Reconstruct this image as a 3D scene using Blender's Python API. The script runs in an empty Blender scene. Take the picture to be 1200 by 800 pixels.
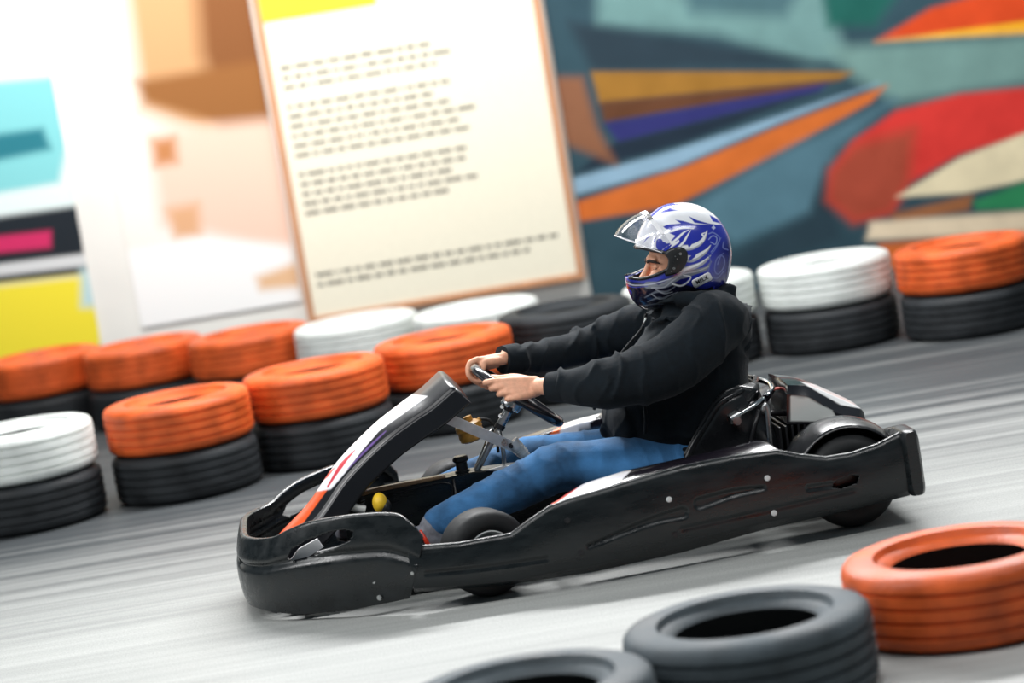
import bpy, bmesh, math, random
import numpy as np
from mathutils import Vector, Matrix, noise

random.seed(7)
C = bpy.context.scene.collection
PI = math.pi

# ------------------------------------------------------------------ camera numbers
CD, CH, CF = 8.2, 1.68, 3060.0
ROLL, PITCH = math.radians(9.5), math.atan(374 / 3060)
rc, rs = math.cos(ROLL), math.sin(ROLL)
pc, ps = math.cos(PITCH), math.sin(PITCH)
YAW = math.radians(5.0)                      # the kart's heading against the camera's x axis
ky, sy_ = math.cos(YAW), math.sin(YAW)


def ray(x, y):
    x -= 600; y -= 400
    u = x * rc - y * rs; v = x * rs + y * rc
    return u, CF * pc - v * ps, -CF * ps - v * pc


def at(x, y, Y):
    dx, dy, dz = ray(x, y); t = (Y + CD) / dy
    return Vector((dx * t, Y, CH + dz * t))


def ground(x, y, z=0.0):
    dx, dy, dz = ray(x, y); t = (z - CH) / dz
    return Vector((dx * t, dy * t - CD, z))


def kat(x, y, yp):
    """point on the kart's own lengthwise plane y' = yp, in kart coordinates"""
    dx, dy, dz = ray(x, y)
    t = (yp + CD * ky) / (-sy_ * dx + ky * dy)
    X, Y, Z = dx * t, dy * t - CD, CH + dz * t
    return Vector((X * ky + Y * sy_, yp, Z))


def px_np(P, kart=True):
    P = np.asarray(P, float)
    X, Y, Z = P[:, 0], P[:, 1], P[:, 2]
    if kart:
        X, Y = X * ky - Y * sy_, X * sy_ + Y * ky
    dy, dz = Y + CD, Z - CH
    F = dy * pc - dz * ps; U = dy * ps + dz * pc
    u = CF * X / F; v = -CF * U / F
    return np.stack([600 + u * rc + v * rs, 400 - u * rs + v * rc], 1)


# ------------------------------------------------------------------ colour helpers
def lin(c):
    return tuple(((v / 255) / 12.92 if v / 255 <= .04045 else ((v / 255 + .055) / 1.055) ** 2.4) for v in c)


def new_mat(name, col=None, rough=.5, metal=0, spec=.5, coat=0, attr=False, noise_amt=0, noise_scale=30, bump=0, bump_scale=200, trans=0, stretch=None, sheen=0):
    m = bpy.data.materials.new(name); m.use_nodes = True
    nt = m.node_tree; b = nt.nodes['Principled BSDF']
    b.inputs['Roughness'].default_value = rough
    b.inputs['Metallic'].default_value = metal
    b.inputs['Specular IOR Level'].default_value = spec
    b.inputs['Coat Weight'].default_value = coat
    b.inputs['Coat Roughness'].default_value = .08
    b.inputs['Transmission Weight'].default_value = trans
    b.inputs['Sheen Weight'].default_value = sheen
    src = None
    if attr:
        a = nt.nodes.new('ShaderNodeAttribute'); a.attribute_name = 'Col'; src = a.outputs['Color']
    else:
        b.inputs['Base Color'].default_value = (*col, 1)
    tc = nt.nodes.new('ShaderNodeTexCoord')
    vec = tc.outputs['Object']
    if stretch:
        mp = nt.nodes.new('ShaderNodeMapping'); mp.inputs['Scale'].default_value = stretch
        nt.links.new(vec, mp.inputs['Vector']); vec = mp.outputs['Vector']
    if noise_amt:
        n = nt.nodes.new('ShaderNodeTexNoise'); n.inputs['Scale'].default_value = noise_scale; n.inputs['Detail'].default_value = 6
        nt.links.new(vec, n.inputs['Vector'])
        r = nt.nodes.new('ShaderNodeMapRange'); r.inputs[1].default_value = .3; r.inputs[2].default_value = .7
        r.inputs[3].default_value = 1 - noise_amt; r.inputs[4].default_value = 1 + noise_amt
        nt.links.new(n.outputs['Fac'], r.inputs[0])
        mx = nt.nodes.new('ShaderNodeMix'); mx.data_type = 'RGBA'; mx.blend_type = 'MULTIPLY'; mx.inputs[0].default_value = 1
        if src: nt.links.new(src, mx.inputs[6])
        else: mx.inputs[6].default_value = (*col, 1)
        nt.links.new(r.outputs[0], mx.inputs[7]); src = mx.outputs[2]
        rr = nt.nodes.new('ShaderNodeMapRange'); rr.inputs[1].default_value = .3; rr.inputs[2].default_value = .7
        rr.inputs[3].default_value = max(0.03, rough - .1); rr.inputs[4].default_value = min(1, rough + .12)
        nt.links.new(n.outputs['Fac'], rr.inputs[0]); nt.links.new(rr.outputs[0], b.inputs['Roughness'])
    if src: nt.links.new(src, b.inputs['Base Color'])
    if bump:
        n2 = nt.nodes.new('ShaderNodeTexNoise'); n2.inputs['Scale'].default_value = bump_scale; n2.inputs['Detail'].default_value = 4
        nt.links.new(vec, n2.inputs['Vector'])
        bp = nt.nodes.new('ShaderNodeBump'); bp.inputs['Strength'].default_value = bump; bp.inputs['Distance'].default_value = .01
        nt.links.new(n2.outputs['Fac'], bp.inputs['Height']); nt.links.new(bp.outputs[0], b.inputs['Normal'])
    return m


# ------------------------------------------------------------------ mesh helpers; a shape is (verts, faces)
def me_obj(name, shape, mat, parent=None, smooth=True, sharp=None, mats=None):
    v, f = shape
    me = bpy.data.meshes.new(name)
    me.from_pydata([tuple(q) for q in v], [], [tuple(q) for q in f])
    bm = bmesh.new(); bm.from_mesh(me); bmesh.ops.recalc_face_normals(bm, faces=bm.faces); bm.to_mesh(me); bm.free()
    me.materials.append(mat)
    for m in (mats or []): me.materials.append(m)
    for p in me.polygons: p.use_smooth = smooth
    if smooth and sharp: me.set_sharp_from_angle(angle=math.radians(sharp))
    o = bpy.data.objects.new(name, me); C.objects.link(o)
    if parent: o.parent = parent
    return o


def empty(name, loc=(0, 0, 0), rz=0):
    o = bpy.data.objects.new(name, None); C.objects.link(o)
    o.location = loc; o.rotation_euler = (0, 0, rz); o.empty_display_size = .1
    return o


def tag(o, label=None, cat=None, group=None, kind=None):
    if label: o['label'] = label
    if cat: o['category'] = cat
    if group: o['group'] = group
    if kind: o['kind'] = kind
    return o


def join(*shapes):
    V, Fc = [], []
    for v, f in shapes:
        k = len(V); V += [Vector(q) for q in v]; Fc += [tuple(i + k for i in q) for q in f]
    return V, Fc


def mirror(shape):
    return [Vector((q[0], -q[1], q[2])) for q in shape[0]], [tuple(reversed(f)) for f in shape[1]]


def move(shape, M):
    return [M @ Vector(q) for q in shape[0]], shape[1]


def grid(rows, close_u=False, close_v=False):
    """rows: list of equal-length lists of points"""
    n, m = len(rows), len(rows[0]); V = [q for r in rows for q in r]; Fc = []
    for i in range(n if close_u else n - 1):
        for j in range(m if close_v else m - 1):
            a, b = i, (i + 1) % n; c, d = j, (j + 1) % m
            Fc.append((a * m + c, a * m + d, b * m + d, b * m + c))
    return V, Fc


def catmull(pts, n):
    P = [Vector(p) for p in pts]; out = []
    if len(P) == 2: return [P[0].lerp(P[1], i / n) for i in range(n + 1)]
    Q = [P[0] * 2 - P[1]] + P + [P[-1] * 2 - P[-2]]
    seg = len(P) - 1
    for k in range(n + 1):
        t = k / n * seg; i = min(int(t), seg - 1); t -= i
        a, b, c, d = Q[i:i + 4]
        out.append(.5 * ((2 * b) + (c - a) * t + (2 * a - 5 * b + 4 * c - d) * t * t + (3 * b - a - 3 * c + d) * t ** 3))
    return out


def interp(xs, ys, x):
    return float(np.interp(x, xs, ys))


def smooth_interp(xs, ys, n):
    pts = catmull([Vector((a, b, 0)) for a, b in zip(xs, ys)], n)
    return [p.x for p in pts], [p.y for p in pts]


def tube(pts, r, n=12, spline=0, cap=True, closed=False, flat=1.0, up=None):
    """swept round (or flattened) tube; r one radius or one per control point"""
    P = [Vector(p) for p in pts]
    R = list(r) if isinstance(r, (list, tuple)) else [r] * len(P)
    if spline:
        PR = catmull([Vector((i, R[i], 0)) for i in range(len(R))], spline)
        P = catmull(P, spline); R = [max(.0005, q.y) for q in PR]
    N = len(P); T = []
    for i in range(N):
        if closed: t = P[(i + 1) % N] - P[i - 1]
        else: t = P[min(i + 1, N - 1)] - P[max(i - 1, 0)]
        T.append(t.normalized())
    ref = Vector(up) if up else (Vector((0, 0, 1)) if abs(T[0].z) < .9 else Vector((0, 1, 0)))
    nrm = (ref - T[0] * ref.dot(T[0])).normalized(); rows = []
    for i in range(N):
        if up: nrm = (ref - T[i] * ref.dot(T[i])).normalized()
        else: nrm = (nrm - T[i] * nrm.dot(T[i])).normalized()
        b = T[i].cross(nrm)
        rows.append([P[i] + (nrm * math.cos(a) * flat + b * math.sin(a)) * R[i] for a in [2 * PI * k / n for k in range(n)]])
    V, Fc = grid(rows, closed, True)
    if cap and not closed:
        Fc.append(tuple(range(n))); Fc.append(tuple(reversed(range((N - 1) * n, N * n))))
    return V, Fc


def limb(pts, r, n=16, spline=30):
    """tube with rounded ends"""
    P = [Vector(p) for p in pts]; R = list(r)
    d0 = (P[0] - P[1]).normalized(); d1 = (P[-1] - P[-2]).normalized()
    s = tube(P, R, n, spline)
    return join(s, ball(P[0], (R[0],) * 3), ball(P[-1], (R[-1],) * 3))


def ball(c, r, nu=16, nv=10, M=None):
    c = Vector(c); rows = []
    for i in range(nv + 1):
        a = PI * i / nv
        rows.append([Vector((r[0] * math.sin(a) * math.cos(2 * PI * k / nu), r[1] * math.sin(a) * math.sin(2 * PI * k / nu), r[2] * math.cos(a))) for k in range(nu)])
    V, Fc = grid(rows, False, True)
    if M: V = [M @ q for q in V]
    V = [q + c for q in V]
    return V, Fc


def box(lo, hi):
    (a, b, c), (d, e, f) = lo, hi
    V = [Vector(q) for q in ((a, b, c), (d, b, c), (d, e, c), (a, e, c), (a, b, f), (d, b, f), (d, e, f), (a, e, f))]
    return V, [(3, 2, 1, 0), (4, 5, 6, 7), (0, 1, 5, 4), (1, 2, 6, 5), (2, 3, 7, 6), (3, 0, 4, 7)]


def rbox(lo, hi, r=.006, seg=2):
    bm = bmesh.new(); v, f = box(lo, hi)
    vs = [bm.verts.new(q) for q in v]
    for q in f: bm.faces.new([vs[i] for i in q])
    bmesh.ops.bevel(bm, geom=bm.edges[:], offset=r, segments=seg, affect='EDGES', profile=.5)
    bm.verts.index_update()
    s = [q.co.copy() for q in bm.verts], [tuple(x.index for x in q.verts) for q in bm.faces]
    bm.free(); return s


def prism(poly, d):
    """poly: list of Vectors, extruded along d"""
    n = len(poly); d = Vector(d)
    V = [Vector(p) for p in poly] + [Vector(p) + d for p in poly]
    return V, [tuple(range(n)), tuple(reversed(range(n, 2 * n)))] + [(i, (i + 1) % n, n + (i + 1) % n, n + i) for i in range(n)]


def lathe(prof, n=48, axis='y', closed=True):
    """prof: (radius, along-axis)"""
    rows = []
    for r, h in prof:
        row = []
        for k in range(n):
            a = 2 * PI * k / n; c, s = r * math.cos(a), r * math.sin(a)
            row.append(Vector((c, h, s)) if axis == 'y' else Vector((c, s, h)) if axis == 'z' else Vector((h, c, s)))
        rows.append(row)
    return grid(rows, closed, True)


def align(d, up=(0, 0, 1)):
    """rotation whose z axis is d"""
    return Vector(d).to_track_quat('Z', 'Y').to_matrix().to_4x4()


def cyl(a, b, r, n=20, r2=None):
    a, b = Vector(a), Vector(b)
    return tube([a, b], [r, r if r2 is None else r2], n)


def bolt_shape(p, d, r=.007, h=.005):
    d = Vector(d).normalized(); p = Vector(p)
    return join(cyl(p - d * .004, p + d * h * .5, r * 1.35, 16), cyl(p, p + d * h, r, 6))


def remesh(shape, voxel, smooth_it=6, fac=.5):
    me = bpy.data.meshes.new('t'); me.from_pydata([tuple(q) for q in shape[0]], [], [tuple(q) for q in shape[1]])
    bm = bmesh.new(); bm.from_mesh(me); bmesh.ops.recalc_face_normals(bm, faces=bm.faces); bm.to_mesh(me); bm.free()
    o = bpy.data.objects.new('t', me); C.objects.link(o)
    m = o.modifiers.new('r', 'REMESH'); m.mode = 'VOXEL'; m.voxel_size = voxel
    if smooth_it:
        s = o.modifiers.new('s', 'SMOOTH'); s.iterations = smooth_it; s.factor = fac
    dg = bpy.context.evaluated_depsgraph_get(); e = o.evaluated_get(dg); em = e.to_mesh()
    V = [q.co.copy() for q in em.vertices]; Fc = [tuple(q.vertices) for q in em.polygons]; Nn = [q.normal.copy() for q in em.vertices]
    e.to_mesh_clear(); bpy.data.objects.remove(o); bpy.data.meshes.remove(me)
    return V, Fc, Nn


def solid(o, t, off=-1, mat_off=0):
    m = o.modifiers.new('thickness', 'SOLIDIFY'); m.thickness = t; m.offset = off; m.material_offset = mat_off
    m.use_even_offset = False
    return o


def set_cols(o, cols):
    me = o.data; a = me.color_attributes.new('Col', 'FLOAT_COLOR', 'POINT')
    arr = np.ones((len(me.vertices), 4), np.float32); arr[:, :3] = cols
    a.data.foreach_set('color', arr.ravel())


def poly_sd(Q, poly):
    """signed distance (positive inside) of points Q to polygon, pixels"""
    P = np.asarray(poly, float); n = len(P)
    inside = np.zeros(len(Q), bool); dist = np.full(len(Q), 1e9)
    for i in range(n):
        a, b = P[i], P[(i + 1) % n]
        c = ((a[1] > Q[:, 1]) != (b[1] > Q[:, 1]))
        if a[1] != b[1]:
            xi = (b[0] - a[0]) * (Q[:, 1] - a[1]) / (b[1] - a[1]) + a[0]
            inside ^= c & (Q[:, 0] < xi)
        ab = b - a; t = np.clip(((Q - a) @ ab) / max(1e-9, ab @ ab), 0, 1)
        dist = np.minimum(dist, np.linalg.norm(Q - (a + t[:, None] * ab), axis=1))
    return np.where(inside, dist, -dist)


def stroke_sd(Q, pts, w):
    pts = [Vector((p[0], p[1], 0)) for p in pts]
    k = max(8, 6 * len(pts)); S = catmull(pts, k); d = np.full(len(Q), -1e9)
    ws = w if isinstance(w, (list, tuple)) else (w, w)
    for i in range(k):
        a = np.array([S[i].x, S[i].y]); b = np.array([S[i + 1].x, S[i + 1].y]); ab = b - a
        t = np.clip(((Q - a) @ ab) / max(1e-9, ab @ ab), 0, 1)
        g = (i + t) / k; hw = np.interp(g, np.linspace(0, 1, len(ws)), ws) / 2
        d = np.maximum(d, hw - np.linalg.norm(Q - (a + t[:, None] * ab), axis=1))
    return d


def paint(Q, base, layers):
    """layers: ('p', polygon, rgb, soft) or ('s', points, width, rgb, soft); colours are pigments"""
    col = np.tile(np.array(lin(base)), (len(Q), 1))
    for L in layers:
        if L[0] == 'p': sd = poly_sd(Q, L[1]); rgb, soft = L[2], (L[3] if len(L) > 3 else .6)
        else: sd = stroke_sd(Q, L[1], L[2]); rgb, soft = L[3], (L[4] if len(L) > 4 else .6)
        w = np.clip(.5 + sd / (2 * soft), 0, 1)[:, None]
        col = col * (1 - w) + np.array(lin(rgb)) * w
    return col


def text_shape(txt, size, M, depth=.0006):
    cu = bpy.data.curves.new('t', 'FONT'); cu.body = txt; cu.size = size; cu.align_x = 'CENTER'; cu.align_y = 'CENTER'; cu.extrude = depth
    cu.offset = size * .02
    o = bpy.data.objects.new('t', cu); C.objects.link(o)
    dg = bpy.context.evaluated_depsgraph_get(); e = o.evaluated_get(dg); em = e.to_mesh()
    s = [M @ q.co for q in em.vertices], [tuple(q.vertices) for q in em.polygons]
    e.to_mesh_clear(); bpy.data.objects.remove(o); bpy.data.curves.remove(cu)
    return s


# ------------------------------------------------------------------ materials
M = {}
M['plastic'] = new_mat('black_plastic', (.006, .0085, .0098), .3, spec=.5, noise_amt=.4, noise_scale=9, bump=.06, bump_scale=60, stretch=(1, 4, 4))
M['panel'] = new_mat('gloss_panel', attr=True, rough=.22, spec=.5, coat=.4)
M['decal'] = new_mat('fairing_finish', attr=True, rough=.3, spec=.45, coat=.1)
M['rubber'] = new_mat('rubber', (.013, .014, .015), .62, spec=.35, noise_amt=.2, noise_scale=25)
M['tyre_black'] = new_mat('bare_tyre', (.02, .023, .026), .6, spec=.35, noise_amt=.45, noise_scale=7, bump=.15, bump_scale=90)
M['tyre_orange'] = new_mat('orange_painted_tyre', lin((212, 92, 38)), .5, spec=.4, noise_amt=.3, noise_scale=9, bump=.2, bump_scale=70)
M['tyre_white'] = new_mat('white_painted_tyre', lin((222, 226, 222)), .5, spec=.4, noise_amt=.12, noise_scale=9, bump=.2, bump_scale=70)
M['tyre_grey'] = new_mat('grey_worn_tyre', (.06, .075, .085), .6, spec=.35, noise_amt=.45, noise_scale=7, bump=.2, bump_scale=80)
M['steel'] = new_mat('steel', (.45, .46, .46), .32, metal=1, noise_amt=.2, noise_scale=30)
M['chrome'] = new_mat('chrome', (.8, .8, .82), .1, metal=1)
M['alu'] = new_mat('dull_aluminium', (.60, .62, .62), .4, metal=.15, noise_amt=.12, noise_scale=40)
M['chassis'] = new_mat('chassis_paint', (.012, .012, .014), .4, noise_amt=.2)
M['seat'] = new_mat('seat_shell', (.011, .012, .014), .28, spec=.5, coat=.2, noise_amt=.2, noise_scale=12)
M['grip'] = new_mat('wheel_grip', (.012, .012, .016), .25, spec=.6, coat=.3)
M['yellow'] = new_mat('yellow_rubber', lin((232, 190, 40)), .5, noise_amt=.15)
M['brass'] = new_mat('brass_plastic', lin((205, 150, 60)), .4, noise_amt=.25, noise_scale=60)
M['tan'] = new_mat('tan_reflection', lin((165, 130, 98)), .5, noise_amt=.2, noise_scale=20)  # painted-on reflection along the tank's top edge
M['red'] = new_mat('red_plastic', lin((205, 55, 30)), .4)
M['white'] = new_mat('white_gloss', lin((235, 235, 238)), .35)
M['skin'] = new_mat('skin', lin((232, 172, 140)), .5, spec=.4, noise_amt=.1, noise_scale=60, bump=.15, bump_scale=260)
M['hoodie'] = new_mat('black_cotton', (.0075, .0115, .0155), .92, spec=.15, noise_amt=.25, noise_scale=50, bump=.25, bump_scale=320, sheen=.08)
M['denim'] = new_mat('denim', lin((58, 108, 155)), .85, spec=.2, noise_amt=.7, noise_scale=7, bump=.3, bump_scale=380, sheen=.15)
M['seam'] = new_mat('denim_seam', lin((58, 102, 148)), .85, noise_amt=.4, noise_scale=80)
M['hair'] = new_mat('dark_hair', (.015, .009, .006), .6)
M['eye'] = new_mat('eye_white', (.7, .68, .64), .2)
M['helmet'] = new_mat('helmet_paint', attr=True, rough=.22, spec=.5, coat=.6)
M['lining'] = new_mat('helmet_lining', (.012, .012, .014), .8)
M['black_trim'] = new_mat('black_trim', (.014, .015, .016), .35, noise_amt=.1)
M['shoe'] = new_mat('shoe_mesh', lin((112, 114, 122)), .7, noise_amt=.3, noise_scale=60)
M['ink'] = new_mat('black_ink', (.02, .02, .022), .6)
M['print'] = new_mat('printed_vinyl', attr=True, rough=.55, spec=.25)
M['mural'] = new_mat('spray_paint', attr=True, rough=.6, spec=.25, noise_amt=.08, noise_scale=6)
M['wall'] = new_mat('white_wall', lin((236, 235, 230)), .7, noise_amt=.03, noise_scale=3, bump=.05)
M['wood'] = new_mat('frame_wood', lin((206, 150, 112)), .5, noise_amt=.15, noise_scale=6, stretch=(8, 8, 1))

# clear visor
m = bpy.data.materials.new('clear_visor'); m.use_nodes = True; nt = m.node_tree
for n in list(nt.nodes): nt.nodes.remove(n)
out = nt.nodes.new('ShaderNodeOutputMaterial'); mix = nt.nodes.new('ShaderNodeMixShader')
tr = nt.nodes.new('ShaderNodeBsdfTransparent'); gl = nt.nodes.new('ShaderNodeBsdfGlossy'); fr = nt.nodes.new('ShaderNodeLayerWeight'); fr.inputs[0].default_value = .5
pw = nt.nodes.new('ShaderNodeMath'); pw.operation = 'POWER'; pw.inputs[1].default_value = 2.2
mth = nt.nodes.new('ShaderNodeMath'); mth.operation = 'MULTIPLY_ADD'; mth.inputs[1].default_value = .35; mth.inputs[2].default_value = .07; mth.use_clamp = True
tr.inputs[0].default_value = (.97, .97, .98, 1); gl.inputs['Roughness'].default_value = .12
nt.links.new(fr.outputs['Facing'], pw.inputs[0]); nt.links.new(pw.outputs[0], mth.inputs[0]); nt.links.new(mth.outputs[0], mix.inputs[0])
nt.links.new(tr.outputs[0], mix.inputs[1]); nt.links.new(gl.outputs[0], mix.inputs[2]); nt.links.new(mix.outputs[0], out.inputs[0])
M['visor'] = m

# floor: grey asphalt with rubbered-in tyre streaks running along the track
m = bpy.data.materials.new('track_floor'); m.use_nodes = True; nt = m.node_tree; b = nt.nodes['Principled BSDF']
tc = nt.nodes.new('ShaderNodeTexCoord')


def nz(scale, vecscale, det=5, rot=0):
    mp = nt.nodes.new('ShaderNodeMapping'); mp.inputs['Scale'].default_value = vecscale; mp.inputs['Rotation'].default_value = (0, 0, rot)
    nt.links.new(tc.outputs['Object'], mp.inputs['Vector'])
    n = nt.nodes.new('ShaderNodeTexNoise'); n.inputs['Scale'].default_value = scale; n.inputs['Detail'].default_value = det
    nt.links.new(mp.outputs[0], n.inputs['Vector']); return n.outputs['Fac']


def mrange(src, a, b_, c, d):
    r = nt.nodes.new('ShaderNodeMapRange'); r.inputs[1].default_value = a; r.inputs[2].default_value = b_; r.inputs[3].default_value = c; r.inputs[4].default_value = d
    nt.links.new(src, r.inputs[0]); return r.outputs[0]


def mathn(op, x, y):
    q = nt.nodes.new('ShaderNodeMath'); q.operation = op
    for i, w in enumerate((x, y)):
        if isinstance(w, (int, float)): q.inputs[i].default_value = w
        else: nt.links.new(w, q.inputs[i])
    return q.outputs[0]


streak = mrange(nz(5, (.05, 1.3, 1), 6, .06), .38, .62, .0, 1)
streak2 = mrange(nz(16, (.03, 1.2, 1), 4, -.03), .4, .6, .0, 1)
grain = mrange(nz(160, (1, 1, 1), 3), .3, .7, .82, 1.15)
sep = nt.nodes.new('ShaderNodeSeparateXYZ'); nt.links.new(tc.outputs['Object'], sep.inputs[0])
rubber_shade = mrange(sep.outputs['Y'], -.4, 2.0, 0, 1)           # tyre rubber plus painted-in shade, darkening towards the far barrier
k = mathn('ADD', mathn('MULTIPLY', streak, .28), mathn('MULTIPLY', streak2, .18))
k = mathn('ADD', mathn('MULTIPLY', k, mathn('ADD', mathn('MULTIPLY', rubber_shade, .8), .5)), mathn('MULTIPLY', rubber_shade, .68))
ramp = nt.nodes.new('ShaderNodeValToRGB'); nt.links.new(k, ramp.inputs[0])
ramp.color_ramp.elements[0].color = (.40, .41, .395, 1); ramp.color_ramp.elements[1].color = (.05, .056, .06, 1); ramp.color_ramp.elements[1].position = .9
mx = nt.nodes.new('ShaderNodeMix'); mx.data_type = 'RGBA'; mx.blend_type = 'MULTIPLY'; mx.inputs[0].default_value = 1
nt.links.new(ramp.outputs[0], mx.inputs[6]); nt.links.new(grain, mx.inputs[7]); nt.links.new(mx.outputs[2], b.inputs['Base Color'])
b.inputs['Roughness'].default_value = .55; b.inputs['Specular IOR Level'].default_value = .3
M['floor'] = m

# ------------------------------------------------------------------ the setting
WALL_Y = 6.0
WK = (WALL_Y + CD) / 13.2                    # layout on the wall was measured for a wall 13.2 m away
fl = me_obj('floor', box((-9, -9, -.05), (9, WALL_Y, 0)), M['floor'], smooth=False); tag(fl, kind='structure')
wl = me_obj('wall_back', box((-9, WALL_Y, -.05), (9, WALL_Y + .15, 3.4)), M['wall'], smooth=False); tag(wl, kind='structure')


def wall_board(name, x0, x1, z0, z1, th, res, mat, base, layers, parent=None):
    x0, x1, z0, z1 = x0 * WK, x1 * WK, CH + (z0 - CH) * WK, CH + (z1 - CH) * WK
    Y = WALL_Y - th - .001
    nx, nz_ = int((x1 - x0) / res) + 1, int((z1 - z0) / res) + 1
    rows = [[Vector((x0 + (x1 - x0) * i / nx, Y, z0 + (z1 - z0) * j / nz_)) for i in range(nx + 1)] for j in range(nz_ + 1)]
    s = grid(rows); o = me_obj(name, s, mat, parent, smooth=False)
    solid(o, th, -1)
    if o.data.polygons[0].normal.y > 0:
        for p in o.data.polygons: p.flip()
    Q = px_np([v.co for v in o.data.vertices], False)
    set_cols(o, paint(Q, base, layers))
    return o


# left poster: cyan / black / magenta / yellow bands
pz = wall_board('poster', -2.66, -2.06, .40, 1.86, .012, .008, M['print'], (238, 240, 238), [
    ('p', [(-60, 100), (75, 88), (95, 95), (70, 215), (-60, 240)], (130, 205, 210), 6),
    ('p', [(-60, 165), (50, 150), (60, 175), (-60, 200)], (40, 120, 135), 5),
    ('p', [(-60, 235), (95, 215), (90, 245), (-60, 262)], (225, 240, 240), 5),
    ('p', [(-60, 262), (95, 240), (100, 300), (-60, 318)], (28, 36, 44), 4),
    ('p', [(-60, 283), (60, 270), (60, 290), (-60, 302)], (205, 45, 100), 3),
    ('p', [(-60, 318), (110, 296), (110, 312), (-60, 330)], (215, 218, 220), 3),
    ('p', [(-60, 330), (110, 310), (110, 320), (-60, 340)], (28, 38, 50), 3),
    ('p', [(-60, 340), (120, 320), (120, 420), (-60, 440)], (246, 228, 60), 6),
    ('p', [(95, 315), (150, 310), (150, 360), (95, 360)], (190, 220, 225), 6)])
tag(pz, 'poster with cyan, black, magenta and yellow bands at the left end of the wall', 'poster')

# tall banner in brown and peach
bn = wall_board('banner', -1.84, -1.02, .45, 2.45, .012, .008, M['print'], (245, 240, 234), [
    ('p', [(140, -40), (320, -60), (325, 150), (240, 160), (165, 130)], (206, 158, 112), 16),
    ('p', [(225, -60), (320, -60), (322, 145), (262, 150), (235, 60)], (134, 84, 46), 14),
    ('p', [(160, 95), (310, 70), (315, 135), (265, 148), (170, 120)], (150, 98, 52), 8),
    ('p', [(170, 155), (330, 140), (350, 290), (290, 285), (190, 262)], (240, 205, 186), 12),
    ('p', [(178, 165), (205, 160), (208, 190), (182, 195)], (196, 132, 84), 8),
    ('p', [(195, 245), (232, 238), (236, 275), (205, 280)], (222, 172, 132), 8),
    ('p', [(140, 295), (240, 278), (340, 290), (360, 380), (130, 400)], (250, 250, 250), 6),
    ('p', [(300, 325), (355, 305), (358, 335), (305, 340)], (232, 190, 150), 6)])
tag(bn, 'tall banner printed brown and peach on white, between poster and notice board', 'banner')

# notice board with rows of text
bx0, bx1, bz0, bz1 = -.965 * WK, .385 * WK, CH + (.36 - CH) * WK, CH + (2.12 - CH) * WK
nb = empty('notice_board', ((bx0 + bx1) / 2, WALL_Y - .05, bz0))
tag(nb, 'large cream notice board covered with rows of small dark text', 'notice board')


def loc_shape(s, o):
    L = o.location
    return [Vector(q) - L for q in s[0]], s[1]


YB = WALL_Y - .05
bd = me_obj('board', loc_shape(rbox((bx0, YB, bz0), (bx1, WALL_Y - .004, bz1), .004), nb), new_mat('cream_board', lin((246, 240, 220)), .6, noise_amt=.02), nb, smooth=False)
t_ = .035
me_obj('frame', loc_shape(join(rbox((bx0 - t_, YB - .012, bz0 - t_), (bx0, WALL_Y - .003, bz1 + t_), .004),
                               rbox((bx1, YB - .012, bz0 - t_), (bx1 + t_, WALL_Y - .003, bz1 + t_), .004),
                               rbox((bx0, YB - .012, bz1), (bx1, WALL_Y - .003, bz1 + t_), .004),
                               rbox((bx0, YB - .012, bz0 - t_), (bx1, WALL_Y - .003, bz0), .004)), nb), M['wood'], nb, smooth=False)
bars = []
rr = random.Random(3)
zt = [CH + (q - CH) * WK for q in [1.61 - .049 * i for i in range(16)] + [.56, .51]]
for i, z in enumerate(zt):
    if i in (3, 10): continue
    x = bx0 + .05; xe = bx0 + (.90 if i < 16 else 1.3) + rr.uniform(-.1, .1)
    hgt = .02 if i in (0,) else .017
    while x < xe:
        w = rr.uniform(.03, .10)
        n = max(1, int(w / .016))
        for q in range(n):       # letter-like strokes
            xx = x + q * .016; hh = hgt * rr.choice((.7, 1, 1, 1.3))
            bars.append(box((xx, YB - .0015, z), (xx + .0075, YB + .001, z + hh)))
            bars.append(box((xx + .0085, YB - .0015, z), (xx + .0125, YB + .001, z + hgt * .9)))
            bars.append(box((xx, YB - .0015, z), (xx + .013, YB + .001, z + .005)))
            bars.append(box((xx, YB - .0015, z + hgt * .8), (xx + .013, YB + .001, z + hgt * .8 + .005)))
        x += n * .016 + .018
me_obj('lettering', loc_shape(join(*bars), nb), new_mat('board_ink', lin((58, 56, 50)), .7), nb, smooth=False)
yl = me_obj('heading_card', loc_shape(rbox((bx0 + .0, YB - .006, CH + (1.86 - CH) * WK), (bx0 + .62, YB + .001, bz1 - .004), .003), nb), new_mat('yellow_card', lin((238, 205, 50)), .6), nb, smooth=False)


def c7(*pts): return [(600 + x / 2, y / 2) for x, y in pts]


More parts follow.
